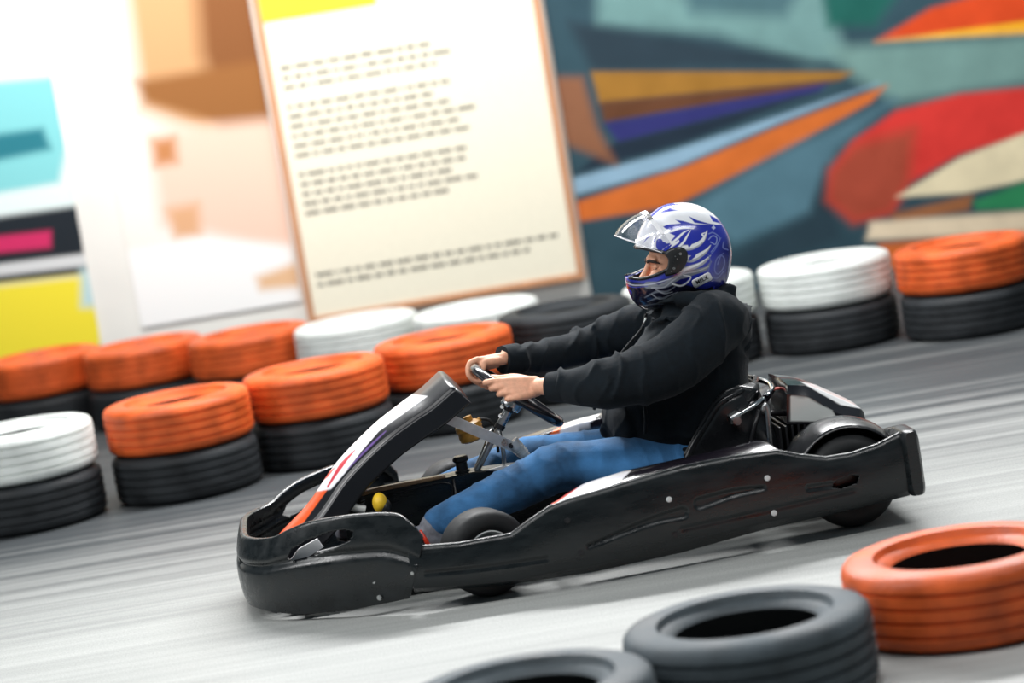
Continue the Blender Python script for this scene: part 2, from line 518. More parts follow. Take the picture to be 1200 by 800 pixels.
mural_layers = [('p', c7(*P), col, s) for P, col, s in [
    ([(200, -60), (720, -60), (790, 140), (700, 150), (480, 80), (200, 60)], (108, 146, 146), 10),
    ([(380, -60), (700, -60), (640, 40), (420, 30)], (70, 104, 112), 10),
    ([(130, 50), (400, 90), (740, 150), (190, 168)], (38, 56, 68), 8),
    ([(720, -60), (940, -60), (850, 60), (740, 62)], (24, 92, 84), 8),
    ([(850, 98), (980, 20), (1250, -60), (1250, 50), (1000, 82)], (218, 74, 30), 4),
    ([(850, 99), (1000, 76), (1260, 42), (1260, 78), (1000, 90)], (248, 178, 36), 2),
    ([(740, 112), (1250, 82), (1250, 190), (900, 240), (800, 180)], (116, 152, 148), 10),
    ([(185, 168), (800, 168), (770, 186), (205, 242)], (158, 112, 44), 3),
    ([(205, 240), (770, 186), (700, 207), (215, 287)], (100, 62, 40), 3),
    ([(215, 288), (740, 196), (720, 215), (250, 335)], (46, 48, 112), 3),
    ([(240, 335), (720, 214), (400, 335), (150, 405)], (28, 44, 60), 3),
    ([(120, 425), (380, 352), (860, 194), (620, 290), (380, 392), (120, 465)], (142, 176, 200), 3),
    ([(130, 480), (400, 392), (640, 290), (880, 200), (840, 240), (640, 352), (380, 482), (150, 520)], (212, 110, 46), 3),
    ([(400, 490), (640, 352), (900, 232), (760, 350), (700, 500), (520, 570)], (84, 122, 138), 8),
    ([(480, 620), (700, 500), (735, 390), (770, 560), (560, 640)], (40, 62, 74), 8),
    ([(745, 400), (800, 330), (900, 260), (1050, 220), (1260, 200), (1260, 300), (1050, 362), (930, 430), (890, 500), (800, 520), (740, 470)], (222, 58, 52), 4),
    ([(745, 400), (800, 340), (945, 300), (930, 430), (890, 500), (800, 522), (738, 470)], (172, 74, 54), 10),
    ([(900, 462), (1050, 370), (1260, 290), (1260, 410), (1060, 452)], (240, 226, 190), 3),
    ([(1080, 472), (1260, 405), (1260, 490), (1090, 492)], (48, 140, 92), 4),
    ([(890, 502), (1080, 456), (1070, 492), (900, 522)], (160, 102, 64), 4),
    ([(840, 520), (1260, 492), (1260, 545), (830, 562)], (240, 220, 190), 4),
    ([(860, 572), (1260, 535), (1260, 620), (860, 640)], (216, 112, 50), 4),
    ([(90, 180), (165, 180), (200, 300), (245, 385), (130, 340), (80, 280)], (138, 92, 66), 6),
]]
mu = wall_board('mural', .44, 3.0, .1, 2.5, .02, .011, M['mural'], (48, 76, 88), mural_layers)
tag(mu, 'spray-painted mural of radiating teal, ochre, blue, orange and red wedges on the wall', 'mural')

# ------------------------------------------------------------------ tyre barriers
TR, TH = .30, .20


def tyre_shape(R=TR, H=TH, n=72):
    h = H / 2; ri = .175
    pr = [(ri, h * .62), (ri + .012, h * .74), (ri + .03, h * .80), (R - .085, h * .97), (R - .06, h), (R - .05, h * .985), (R - .035, h * .97), (R - .014, h * .90), (R - .004, h * .80)]
    for g in (.52, .17, -.17, -.52):
        pr += [(R, h * (g + .1)), (R, h * (g + .055)), (R - .008, h * (g + .045)), (R - .008, h * (g - .045)), (R, h * (g - .055)), (R, h * (g - .1))]
    pr += [(R - .004, -h * .80), (R - .014, -h * .90), (R - .035, -h * .97), (R - .05, -h * .985), (R - .06, -h), (R - .085, -h * .97), (ri + .03, -h * .80), (ri + .012, -h * .74), (ri, -h * .62)]
    pr += [(ri + .02, -h * .60), (R - .035, -h * .78), (R - .02, -h * .4), (R - .02, h * .4), (R - .035, h * .78), (ri + .02, h * .60)]
    s = lathe(pr, n, 'z')
    bm = bmesh.new(); vs = [bm.verts.new(q) for q in s[0]]
    return s, len(pr), n


ts, tpn, tn = tyre_shape()
tyre_me = {}
for kname in ('black', 'orange', 'white', 'grey'):
    o = me_obj('tyre_source', ts, M['tyre_' + kname], None, True, 40, mats=[M['tyre_black']])
    # the paint stops at the bead: the cavity stays bare rubber
    for p in o.data.polygons:
        i = p.vertices[0] // tn; j = max(v // tn for v in p.vertices)
        if min(v // tn for v in p.vertices) >= tpn - 6: p.material_index = 1
    tyre_me[kname] = o.data; bpy.data.objects.remove(o)

ORD = ['first', 'second', 'third', 'fourth', 'fifth', 'sixth', 'seventh', 'eighth', 'ninth', 'tenth', 'eleventh']


def put_tyre(color, x, y, z, label, group):
    o = bpy.data.objects.new('tyre', tyre_me[color]); C.objects.link(o)
    o.location = (x, y, z); o.rotation_euler = (0, 0, random.uniform(0, 6))
    return tag(o, label, 'tyre', group)


def stacks(path, cols, where, group, low='black', d0=0.0):
    # walk along the path at one tyre diameter per stack
    P = [Vector((a, b, 0)) for a, b in path]; S = catmull(P, 200)
    d = [0]
    for i in range(200): d.append(d[-1] + (S[i + 1] - S[i]).length)
    for k, c in enumerate(cols):
        dist = d0 + k * (2 * TR + .03)
        i = min(range(201), key=lambda q: abs(d[q] - dist))
        p = S[i]; jx, jy = random.uniform(-.004, .004), random.uniform(-.008, .008)
        cn = {'black': 'plain black', 'orange': 'orange-painted', 'white': 'white-painted', 'grey': 'worn grey'}[c]
        put_tyre(low, p.x, p.y, TH / 2, f'bare black tyre under the {cn} one, {ORD[k]} stack from left, {where}', group)
        put_tyre(c, p.x + jx, p.y + jy, TH * 1.5, f'{cn} tyre topping the {ORD[k]} stack from left, {where}', group)


stacks([(-2.02, 2.22), (-1.3, 2.40), (-.5, 2.83), (.2, 3.25), (.75, 3.52), (1.3, 3.52), (2.2, 3.12), (3.2, 2.7)],
       ['white', 'orange', 'orange', 'orange', 'black', 'white', 'white', 'orange'], 'barrier beside the track', 'tyres of the barrier beside the track')
stacks([(-2.95, 5.36), (-2.0, 4.88), (-.95, 4.32), (.2, 3.75)], ['orange', 'orange', 'orange', 'white', 'white'], 'row near the wall', 'tyres of the row near the wall', d0=.63)

for (qx, qy, col, lab) in [(1122, 640, 'orange', 'orange-painted tyre lying flat in the right foreground with a dark hole'),
                           (872, 718, 'grey', 'worn grey tyre in the foreground left of the orange tyre'),
                           (612, 797, 'grey', 'worn grey tyre cut off by the bottom edge, left of the other foreground tyres')]:
    g = ground(qx, qy, TH)
    put_tyre(col, g.x, g.y, TH / 2, lab, 'foreground tyres')

# ================================================================== THE KART (kart coordinates, nose towards -x)
kart = empty('go_kart', (0, 0, 0), YAW)
tag(kart, 'black rental go-kart with orange and white decals driven along the track', 'go-kart')


def xz(pts, y):
    Q = [kat(a, b, y) for a, b in pts]
    return [q.x for q in Q], [q.z for q in Q]


tx, tz = xz([(478, 646), (540, 640), (600, 628), (622, 611), (645, 595), (668, 586), (700, 577), (750, 562), (800, 548), (860, 536), (912, 529), (940, 534), (970, 537), (1000, 532), (1030, 522), (1058, 508)], -.655)
bx, bz = xz([(478, 700), (600, 688), (700, 671), (800, 649), (900, 621), (1000, 599), (1070, 582)], -.655)
ytab = ([-.5, -.42, -.1, .05, .9, 1.2], [-.60, -.625, -.655, -.665, -.665, -.65])
X0, X1 = tx[0], tx[-1]


def pod_skin():
    NX, NV = 640, 64; rows = []
    for i in range(NX + 1):
        x = X0 + (X1 - X0) * i / NX
        zt, zb, yb = interp(tx, tz, x), interp(bx, bz, x), interp(*ytab, x)
        r = [Vector((x, yb + .07, zb + .004)), Vector((x, yb + .04, zb))]
        for j in range(NV + 1):
            v = j / NV
            r.append(Vector((x, yb + .018 * (1 - math.sin(PI * min(v * .9 + .05, 1)) ** .6) + .02 * max(0, .12 - v) / .12, zb + (zt - .012 - zb) * v)))
        r += [Vector((x, yb + .0125, zt - .009)), Vector((x, yb + .0215, zt + .002)), Vector((x, yb + .026, zt + .004)), Vector((x, yb + .034, zt + .004)), Vector((x, yb + .041, zt - .004))] + [Vector((x, yb + .045, zt - .02 + (zb + .015 - zt + .02) * q / 8)) for q in range(9)]
        rows.append(r)
    V, F = grid(rows)
    Q = px_np(V)
    ind = np.zeros(len(V))
    for pts, w, d in (([(690, 640), (760, 612), (800, 601)], (3, 12), .007), ([(820, 590), (860, 578), (895, 572)], (12, 4), .007),
                      ([(800, 620), (900, 598), (1000, 575)], 4, .003), ([(500, 672), (560, 666), (640, 655)], 5, .004), ([(948, 572), (975, 568)], 6, .004)):
        sd = stroke_sd(Q, pts, w); ind += np.clip(.5 + sd / 4, 0, 1) * d
    hole = [(974, 571), (979, 563), (998, 556), (1008, 557), (1005, 566), (986, 573)]
    V = [Vector((q.x, q.y + ind[k], q.z)) for k, q in enumerate(V)]
    cen = np.array([(sum((V[a] for a in f), Vector()) / 4)[:] for f in F])
    ncol = len(rows[0]) - 1
    h = (poly_sd(px_np(cen), hole) > 0) & ((np.arange(len(F)) % ncol) < NV + 2)
    return V, [f for f, b_ in zip(F, h) if not b_]


def px_side(V):       # pixel lookup for either flank: the far one takes its mirror image's pixels
    return px_np([(q[0], -abs(q[1]), q[2]) for q in V])


skin = pod_skin()
for s in (skin, mirror(skin)):
    o = me_obj('side_pod', s, M['plastic'], kart, True, 40); solid(o, .005, -1)
    near = s is skin
    bl = []
    for (a, b_) in [(899, 560), (907, 601), (784, 585), (665, 610), (791, 626), (681, 647)]:
        p = kat(a, b_, -.662); p.y = interp(*ytab, p.x) + .003
        if not near: p.y = -p.y
        d = (0, -1 if near else 1, .1)
        bo = me_obj('bolt', bolt_shape(p, d, .0065, .006), M['alu'] if (a, b_) in [(899, 560), (907, 601), (784, 585)] else M['chassis'], o, False)

# sloping top panel of the pods with the white and red graphic
rx, rz_ = xz([(644, 591), (660, 578), (690, 566), (735, 552), (805, 537), (860, 524), (888, 517)], -.55)
PB = (24, 20, 28)
near_paint = [('p', [(640, 592), (656, 583), (682, 563), (706, 554), (740, 551), (728, 562), (703, 575), (672, 589), (650, 594)], (238, 236, 240)),
              ('p', [(638, 592), (646, 580), (662, 568), (688, 560), (676, 572), (664, 581), (650, 590)], (214, 58, 28))]
far_paint = [('p', [(636, 520), (655, 500), (680, 481), (702, 472), (704, 484), (672, 512), (660, 524)], (238, 236, 240)),
             ('p', [(634, 520), (650, 503), (662, 495), (652, 512), (642, 522)], (226, 100, 48))]


def pod_panel():
    NU, rows = 260, []
    xo1 = kat(914, 531, -.64).x
    for i in range(NU + 1):
        u = i / NU
        xr = rx[0] + (rx[-1] - rx[0]) * u; xo = rx[0] + (xo1 - rx[0]) * u
        zo, yo = interp(tx, tz, xo) + .004, interp(*ytab, xo) + .028
        zr = max(interp(rx, rz_, xr), .0); k = min(1, u * 6)
        A, B = Vector((xo, yo, zo)), Vector((xr, yo + .02 + .09 * k, max(zr, zo * (1 - k) + zr * k)))
        r = []
        for j in range(25):
            v = j / 24; p = A.lerp(B, v); p.z += .008 * math.sin(PI * v) * k; r.append(p)
        r += [B + Vector((0, .005, -.002)), B + Vector((0, .008, -.008))]
        zl = .11
        for j in range(1, 9): r.append(Vector((xr, B.y + .008 + .02 * j / 8, (B.z - .008) * (1 - j / 8) + zl * j / 8)))
        rows.append(r)
    return grid(rows)


pp = pod_panel()
for s, lay in ((pp, near_paint), (mirror(pp), far_paint)):
    o = me_obj('pod_panel', s, M['panel'], kart, True, 45)
    set_cols(o, paint(px_np([v.co for v in o.data.vertices]), PB, lay)); solid(o, .004, -1)
# small red pieces in front of the near panel
q = [kat(a, b_, -.60) for a, b_ in [(629, 609), (640, 600), (645, 603), (640, 608)]]
me_obj('red_reflector', prism(q, (0, .03, 0)), M['red'], kart, False)

# ---- front bumper: a U-shaped wall around the nose
half_top = [(281, 620, 0), (281.5, 625, -.10), (285, 630, -.19), (298, 633, -.27), (318, 631, -.33), (337, 622, -.38), (362, 613, -.43), (410, 605, -.51), (462, 603, -.575), (482, 614, -.60), (496, 629, -.615)]
half_bot = [(287, 697, 0), (289, 703, -.10), (294, 709, -.2), (312, 715, -.30), (345, 719, -.38), (400, 716, -.47), (440, 709, -.53), (480, 701, -.59)]


def half_curve(L, n):
    return catmull([kat(*p) for p in L], n)


NB = 300
HT, HB = half_curve(half_top, NB), half_curve(half_bot, NB)
HT[0].y = HB[0].y = 0


def nose_skin():
    rows = []
    for i in range(-NB, NB + 1):
        a, b_ = HT[abs(i)].copy(), HB[abs(i)].copy()
        if i > 0: a.y, b_.y = -a.y, -b_.y
        t = abs(i) / NB
        n = Vector((a.x + .45, a.y * 1.2, 0)); n = n.normalized() if n.length else Vector((-1, 0, 0))
        if t > .8: n = n.lerp(Vector((0, -1 if i <= 0 else 1, 0)), (t - .8) * 5).normalized()
        r = [b_ - n * .05 + Vector((0, 0, .005)), b_ - n * .015 - Vector((0, 0, .002))]
        for j in range(81):
            v = j / 80; p = b_.lerp(a, v)
            bul = .018 * math.sin(PI * v) ** .8
            bul += .012 * math.exp(-((v - .62) / .05) ** 2) * (-1 if t > .15 else -.4)   # a moulded crease
            r.append(p + n * bul)
        r += [a - n * .006 + Vector((0, 0, .004)), a - n * .016 + Vector((0, 0, .004)), a - n * .022, a - n * .024 - Vector((0, 0, .04))]
        rows.append(r)
    V, F = grid(rows)
    cen = np.array([(sum((V[k] for k in f), Vector()) / 4)[:] for f in F])
    Q = px_side(cen)
    h = np.zeros(len(F), bool)
    for poly in ([(336, 655), (341, 643), (358, 633), (385, 623), (404, 620), (414, 623), (410, 633), (392, 643), (366, 652), (345, 658)],):
        h |= poly_sd(Q, poly) > 0
    return V, [f for f, b_ in zip(F, h) if not b_]


ns = nose_skin()
nose = me_obj('front_bumper', ns, M['plastic'], kart, True, 40); solid(nose, .006, -1)
for (a, b_, y) in [(296, 688, -.2), (310, 694, -.27), (358, 692, -.40), (439, 681, -.54), (445, 700, -.55), (484, 671, -.61)]:
    p = kat(a, b_, y)
    me_obj('bolt', bolt_shape(p, (-.5, -.85, 0), .006, .006), M['chassis'] if a < 320 else M['steel'], nose, False)
me_obj('bumper_step', join(tube([kat(293, 651, -.20) + Vector((-.004, -.004, 0)), kat(313, 651, -.29) + Vector((-.004, -.006, 0))], .005, 8), tube([kat(292, 659, -.20) + Vector((-.006, -.004, 0)), kat(308, 661, -.27) + Vector((-.006, -.006, 0))], .003, 8)), M['plastic'], nose)
# white plate seen through the near slot, on the nose support
q = [kat(a, b_, -.36) for a, b_ in [(340, 657), (350, 643), (372, 631), (379, 641), (362, 652)]]
me_obj('bumper_plate', prism(q, (0, .01, 0)), M['white'], kart, False)
me_obj('bumper_support', join(tube([(-.86, -.26, .12), (-.8, -.3, .14), (-.62, -.36, .15), (-.5, -.38, .12)], .012, 10, 20), tube([(-.86, .26, .12), (-.8, .3, .14), (-.62, .36, .15), (-.5, .38, .12)], .012, 10, 20),
                              tube([(-.86, -.26, .12), (-.9, 0, .12), (-.86, .26, .12)], .012, 10, 20)), M['chassis'], kart)

# ---- steering fairing
fe = [(322, 668, -.10), (345, 644, -.11), (379, 609, -.125), (411, 564, -.135), (452, 523, -.15), (485, 498, -.165), (510, 481, -.18), (534, 460, -.19)]
FN = 220
FE = catmull([kat(*p) for p in fe], FN)


def fairing():
    rows = []
    for i, p in enumerate(FE):
        t = (FE[min(i + 1, FN)] - FE[max(i - 1, 0)]); t.y = 0; t.normalize()
        n = Vector((-t.z, 0, t.x))
        if n.x > 0: n = -n
        w = -p.y; d = .052
        r = []
        for j in range(8): r.append(Vector((p.x, -w - .012 * (1 - j / 8), p.z)) - n * d * (1 - j / 8))
        for j in range(1, 6):
            a = PI / 2 * j / 6; r.append(Vector((p.x, -w + .012 * (1 - math.cos(a)), p.z)) + n * .012 * math.sin(a))
        for j in range(81):
            y = (-1 + 2 * j / 80) * (w - .012); r.append(Vector((p.x, y, p.z)) + n * (.012 + .040 * (1 - abs(y / w) ** 2.6)))
        for j in range(5, 0, -1):
            a = PI / 2 * j / 6; r.append(Vector((p.x, w - .012 * (1 - math.cos(a)), p.z)) + n * .012 * math.sin(a))
        for j in range(8): r.append(Vector((p.x, w + .012 * j / 8, p.z)) - n * d * j / 8)
        rows.append(r)
    # top end turned over like the sides
    last = rows[-1]; t = (FE[-1] - FE[-3]); t.y = 0; t.normalize(); n = Vector((-t.z, 0, t.x)); n = -n if n.x > 0 else n
    m = len(last)
    for k in range(1, 7):
        a = k / 6; rr_ = []
        for j, q in enumerate(last):
            edge = FE[-1].copy(); h = (q - FE[-1]); hn = h.x * n.x + h.z * n.z
            dd = hn + .055
            rr_.append(q + t * (.014 * math.sin(min(1, a * 1.5) * PI / 2)) - n * max(0, dd) * a * a)
        rows.append(rr_)
    return grid(rows)


fs = fairing()
fo = me_obj('steering_fairing', fs, M['decal'], kart, True, 50)
Qf = px_np([v.co for v in fo.data.vertices])
set_cols(fo, paint(Qf, (17, 18, 23), [
    ('p', [(300, 665), (345, 596), (366, 570), (392, 545), (402, 552), (388, 568), (356, 612), (335, 645)], (232, 90, 36)),
    ('p', [(364, 577), (385, 535), (410, 500), (445, 470), (478, 445), (484, 462), (501, 464), (472, 485), (444, 505), (424, 528), (406, 552), (388, 573)], (240, 238, 242)),
    ('s', [(384, 570), (400, 545), (416, 527)], (2, 5, 1), (206, 52, 66)),
    ('s', [(374, 566), (392, 548)], (1, 4, 1), (214, 70, 60)),
    ('p', [(348, 592), (356, 587), (358, 594), (350, 597)], (240, 238, 242)),
    ('s', [(408, 549), (430, 526), (452, 505)], (1, 2.5, 1), (112, 84, 150))]))
solid(fo, .005, -1)

# ---- steering: wheel, column, fairing bar
WC = Vector((-.005, 0, .506)); WC = kat(606, 463, 0); WN = Vector((.67, 0, .743)).normalized(); E1 = Vector((-WN.z, 0, WN.x)); WR = .158
EY = Vector((0, -1, 0))


def rim_pt(a): return WC + WR * (math.cos(a) * E1 + math.sin(a) * EY)


sw = me_obj('steering_wheel', tube([rim_pt(2 * PI * k / 64) for k in range(64)], .0155, 14, closed=True), M['grip'], kart)
sp = []
hub = WC - WN * .028
for a in (PI / 2, -PI / 2, PI + .35, PI - .35):
    e = WC + (WR - .005) * (math.cos(a) * E1 + math.sin(a) * EY); d = (e - hub); pr_ = d.cross(WN).normalized()
    sp.append(tube([hub, hub + d * .45 + WN * .004, e], [.024, .02, .017], 12, 12, flat=.22, up=WN))
me_obj('spoke_plate', join(*sp), M['chassis'], sw)
hb = [cyl(hub - WN * .012, hub + WN * .008, .034, 24)]
me_obj('hub', join(*hb), M['steel'], sw, True, 40)
for k in range(6):
    a = 2 * PI * k / 6
    me_obj('bolt', bolt_shape(hub - WN * .012 + .026 * (math.cos(a) * E1 + math.sin(a) * EY), -WN, .0055, .008), M['chrome'], sw, False)
c0, c1, c2 = kat(600, 470, 0), kat(590, 490, 0), kat(563, 543, 0)
cd = (c2 - hub).normalized()
col = me_obj('steering_column', join(cyl(hub - WN * .01, hub + cd * .085, .0145, 20), cyl(hub + cd * .08, c2 + cd * .1, .0095, 16)), M['steel'], kart, True, 40)
me_obj('collar', join(cyl(hub + cd * .015, hub + cd * .03, .019, 20), cyl(hub + cd * .078, hub + cd * .094, .017, 20)), M['chassis'], col, True, 40)
for k, (a, b_) in enumerate([(589, 476), (587, 487)]):
    me_obj('bolt', bolt_shape(kat(a, b_, -.012), (-.4, -.8, 0), .005, .01), M['chrome'], col, False)
# flat bar from fairing to column bracket
a, b_ = kat(524, 490, -.10), kat(601, 523, -.06)
ax = (b_ - a).normalized(); up = Vector((-ax.z, 0, ax.x)).normalized(); sd_ = up.cross(ax)


def flat_bar(a, b_, h, t): # rounded flat bar
    ax = (b_ - a).normalized(); up = Vector((-ax.z, 0, ax.x)).normalized(); n = ax.cross(up)
    poly = []
    for k in range(9): an = PI / 2 + PI * k / 8; poly.append(a + (ax * math.cos(an) + up * math.sin(an)) * h)
    for k in range(9): an = -PI / 2 + PI * k / 8; poly.append(b_ + (ax * math.cos(an) + up * math.sin(an)) * h)
    return prism([p - n * t / 2 for p in poly], n * t)


fb = me_obj('fairing_bar', flat_bar(a, b_, .0165, .006), M['alu'], kart, False)
me_obj('bolt', bolt_shape(kat(591, 518, -.066), (0, -1, 0), .009, .008), M['steel'], fb, False)
me_obj('bolt', bolt_shape(kat(599, 522, -.066), (0, -1, 0), .006, .008), M['chassis'], fb, False)
a, b_ = kat(601, 519, -.05), kat(620, 538, -.05); d = (b_ - a).normalized()
kn = join(cyl(a - d * .005, a + d * .02, .022, 18), cyl(a + d * .018, b_, .019, 18, .014), *[cyl(a + d * (.022 + .008 * k), a + d * (.026 + .008 * k), .0215 - .0008 * k, 18) for k in range(4)])
me_obj('bar_clamp', kn, M['alu'], kart, True, 30)
# second support tube beside the column
me_obj('column_support', join(tube([kat(578, 503, .02), kat(560, 545, .02), kat(552, 566, .02)], .009, 12), tube([kat(585, 505, -.03), kat(590, 530, -.03), kat(592, 560, -.03)], .007, 12)), M['steel'], kart, True)
# brass coloured reservoir with hose
rv = kat(551, 505, .06)
rs_ = lathe([(0, -.032), (.030, -.032), (.041, -.026), (.043, -.008), (.041, -.004), (.041, .004), (.044, .008), (.042, .024), (.03, .031), (0, .032)], 32, 'z', False)
Rm = Matrix.Translation(rv) @ Matrix.Rotation(math.radians(-12), 4, 'Y')
ro = me_obj('reservoir', move(rs_, Rm), M['brass'], kart, True, 35)
me_obj('reservoir_cap', move(join(cyl((0.008, 0, .028), (.008, 0, .048), .014, 18), cyl((.03, 0, .02), (.045, 0, .024), .008, 12)), Rm), M['brass'], ro, True, 35)
me_obj('hose', tube([rv + Vector((.02, 0, .03)), kat(566, 491, .06), kat(576, 494, .05), kat(582, 506, .04), kat(584, 530, .03)], .005, 10, 30), M['rubber'], ro)

# ---- floor pan, chassis rails, axle
me_obj('floor_pan', rbox((-.80, -.34, .040), (.38, .34, .046), .002), M['chassis'], kart, False)
rail = []
for s in (-1, 1):
    rail.append(tube([(-.84, .22 * s, .065), (-.6, .30 * s, .065), (-.3, .35 * s, .065), (.1, .36 * s, .065), (.5, .33 * s, .065), (1.04, .31 * s, .075)], .015, 12, 40))
    rail.append(tube([(-.18, .36 * s, .065), (-.18, .44 * s, .12)], .014, 12))
    rail.append(tube([(.0, .36 * s, .065), (.02, .6 * s, .10)], .012, 12)); rail.append(tube([(.62, .33 * s, .07), (.62, .6 * s, .12)], .012, 12))
for xx, w in ((-.82, .22), (-.18, .35), (.42, .33), (1.02, .31)): rail.append(tube([(xx, -w, .065), (xx, w, .065)], .014, 12))
me_obj('chassis_frame', join(*rail), M['chassis'], kart)
me_obj('rear_axle', cyl((.9, -.56, .14), (.9, .56, .14), .02, 20), M['steel'], kart)


# ---- wheels
def kart_tyre(R, W):
    h = W / 2
    return lathe([(R * .52, h * .8), (R * .56, h * .92), (R * .72, h), (R * .88, h * .95), (R * .965, h * .8), (R, h * .55), (R * 1.005, 0), (R, -h * .55), (R * .965, -h * .8), (R * .88, -h * .95), (R * .72, -h), (R * .56, -h * .92), (R * .52, -h * .8)], 56, 'y')


def kart_rim(R, W):
    h = W / 2
    s = lathe([(R * .53, h * .93), (R * .56, h * .96), (R * .565, h * .9), (R * .5, h * .78), (R * .42, h * .3), (R * .25, h * .25), (R * .24, h * .45), (0, h * .45), (0, -h * .45), (R * .24, -h * .45), (R * .42, -h * .3), (R * .5, -h * .78), (R * .565, -h * .9), (R * .53, -h * .93)], 40, 'y', False)
    b5 = [cyl((R * .33 * math.cos(a), -h * .25, R * .33 * math.sin(a)), (R * .33 * math.cos(a), -h * .5, R * .33 * math.sin(a)), .007, 8) for a in [2 * PI * k / 5 for k in range(5)]]
    return join(s, *b5)


fwp = kat(569, 650, -.52)
for (x, y, R, W, turn) in ((fwp.x, -.50, .13, .13, math.radians(14)), (fwp.x, .50, .13, .13, math.radians(12)), (.9, -.455, .142, .19, 0), (.9, .455, .142, .19, 0)):
    Mx = Matrix.Translation((x, y, R)) @ Matrix.Rotation(turn, 4, 'Z')
    w_ = me_obj('wheel', move(kart_tyre(R, W), Mx), M['rubber'], kart, True, 45)
    me_obj('wheel_rim', move(kart_rim(R, W), Mx), M['alu'], w_, True, 35)


# ---- fender over the rear wheel
def fender():
    rows = []
    for i in range(41):
        a = PI * (.02 + .96 * i / 40); c, s = math.cos(a), math.sin(a); r = []
        for j in range(13):
            v = j / 12; y = -.53 + .25 * v; R = .168 + .02 * math.sin(PI * min(1, v * 1.2)) - (.03 if v > .99 else 0)
            r.append(Vector((.9 - R * c, y, .14 + R * s)))
        for j in range(1, 5): r.append(Vector((.9 - (.168 - .04 * j) * c, -.28, .14 + (.168 - .04 * j) * s)))
        rows.append(r)
    return grid(rows)


fd = fender()
for s in (fd, mirror(fd)):
    o = me_obj('rear_fender', s, M['seat'], kart, True, 50); solid(o, .004, -1)

# ---- engine and its cover
me_obj('engine_block', join(rbox((.74, -.26, .06), (.98, -.02, .22), .012), *[rbox((.75 + .02 * k, -.27, .2), (.758 + .02 * k, -.03, .30), .002) for k in range(10)]), M['chassis'], kart, False)


def cover():
    # stations along x: near wall foot, near wall top, chamfer top, far top, far foot
    A = [kat(922, 497, -.27), kat(922, 462, -.27), kat(923, 451, -.25)]
    B = [kat(950, 497, -.27), kat(948, 465, -.27), kat(950, 453, -.22)]
    Cc = [kat(985, 497, -.27), kat(975, 481, -.27), kat(982, 466, -.20)]
    Dd = [kat(1008, 503, -.27), kat(1000, 491, -.26), kat(1006, 477, -.19)]
    Ee = [kat(1021, 515, -.26), kat(1017, 504, -.25), kat(1012, 482, -.18)]
    rows = []
    st = [A, B, Cc, Dd, Ee]
    rails_ = [catmull([s[k] for s in st], 60) for k in range(3)]
    for i in range(61):
        a, b_, c = (rails_[k][i] for k in range(3)); r = []
        for j in range(14): r.append(a.lerp(b_, j / 14))
        for j in range(14): r.append(b_.lerp(c, j / 14))
        fr = Vector((c.x, .05, c.z)); ff = Vector((c.x, .08, a.z))
        for j in range(20): r.append(c.lerp(fr, j / 20) + Vector((0, 0, .008 * math.sin(PI * j / 20))))
        for j in range(7): r.append(fr.lerp(ff, j / 6))
        rows.append(r)
    f0 = [[p + Vector((.03, 0, 0)) if True else p for p in rows[0]]]
    V, F = grid(rows)
    m = len(rows[0]); n = len(V)
    for idx in (0, 60):
        cpt = sum(rows[idx], Vector()) / m; V = V + [cpt]; k = len(V) - 1
        F += [(idx * m + j, idx * m + (j + 1) % m, k) for j in range(m)]
    return V, F


o = me_obj('engine_cover', cover(), M['panel'], kart, True, 35)
set_cols(o, paint(px_np([v.co for v in o.data.vertices]), (20, 19, 25), [
    ('p', [(926, 493), (926, 464), (947, 466), (975, 481), (984, 494)], (226, 228, 224)),
    ('p', [(938, 447), (960, 451), (1013, 470), (1011, 479), (985, 474), (960, 460)], (240, 240, 240)),
    ('p', [(975, 450), (1016, 464), (1013, 474), (1000, 469)], (224, 84, 36))]))
me_obj('orange_tab', rbox(tuple(kat(906, 457.5, -.14)), tuple(kat(920, 453, -.14) + Vector((0, .03, 0))), .002), M['red'], kart, False)
me_obj('exhaust_pipe', tube([kat(960, 496, -.25), kat(985, 497, -.25), kat(1008, 500, -.24)], .012, 12, 12), M['steel'], kart)

# ---- rear bumper
ZT, ZB = kat(1070, 503, -.67).z, kat(1080, 581, -.67).z
XC = (kat(1059, 545, -.67).x + kat(1084, 540, -.67).x) / 2
rows = []
for i in range(101):
    y = -.675 + 1.33 * i / 100; ay = abs(y)
    zt = .195 + ((ZT - .195) * max(0, min(1, (-y - .05) / .5)) if y < 0 else 0); zb = .08 + (ZB - .08) * min(1, ay / .6)
    e = min(1, (.676 - ay) / .03); e = math.sqrt(max(0, 1 - (1 - e) ** 2))
    xc, hx, zc, hz = XC, .028 * (.45 + .55 * e), (zt + zb) / 2, (zt - zb) / 2 * (.93 + .07 * e)
    xc -= .05 * (1 - min(1, ay / .6)) * 0
    r = []
    for k in range(24):
        a = 2 * PI * k / 24; ca, sa = math.cos(a), math.sin(a)
        r.append(Vector((xc + hx * math.copysign(abs(ca) ** .5, ca), y, zc + hz * math.copysign(abs(sa) ** .3, sa))))
    rows.append(r)
V, F = grid(rows, False, True); F += [tuple(range(24)), tuple(reversed(range(2400, 2424)))]
rb = me_obj('rear_bumper', (V, F), M['plastic'], kart, True, 50)
for (a, b_) in [(1066, 509), (1077, 567)]:
    p = kat(a, b_, -.668); me_obj('bolt', bolt_shape(p + Vector((0, 0, 0)), (0, -1, 0), .006, .006), M['steel'], rb, False)


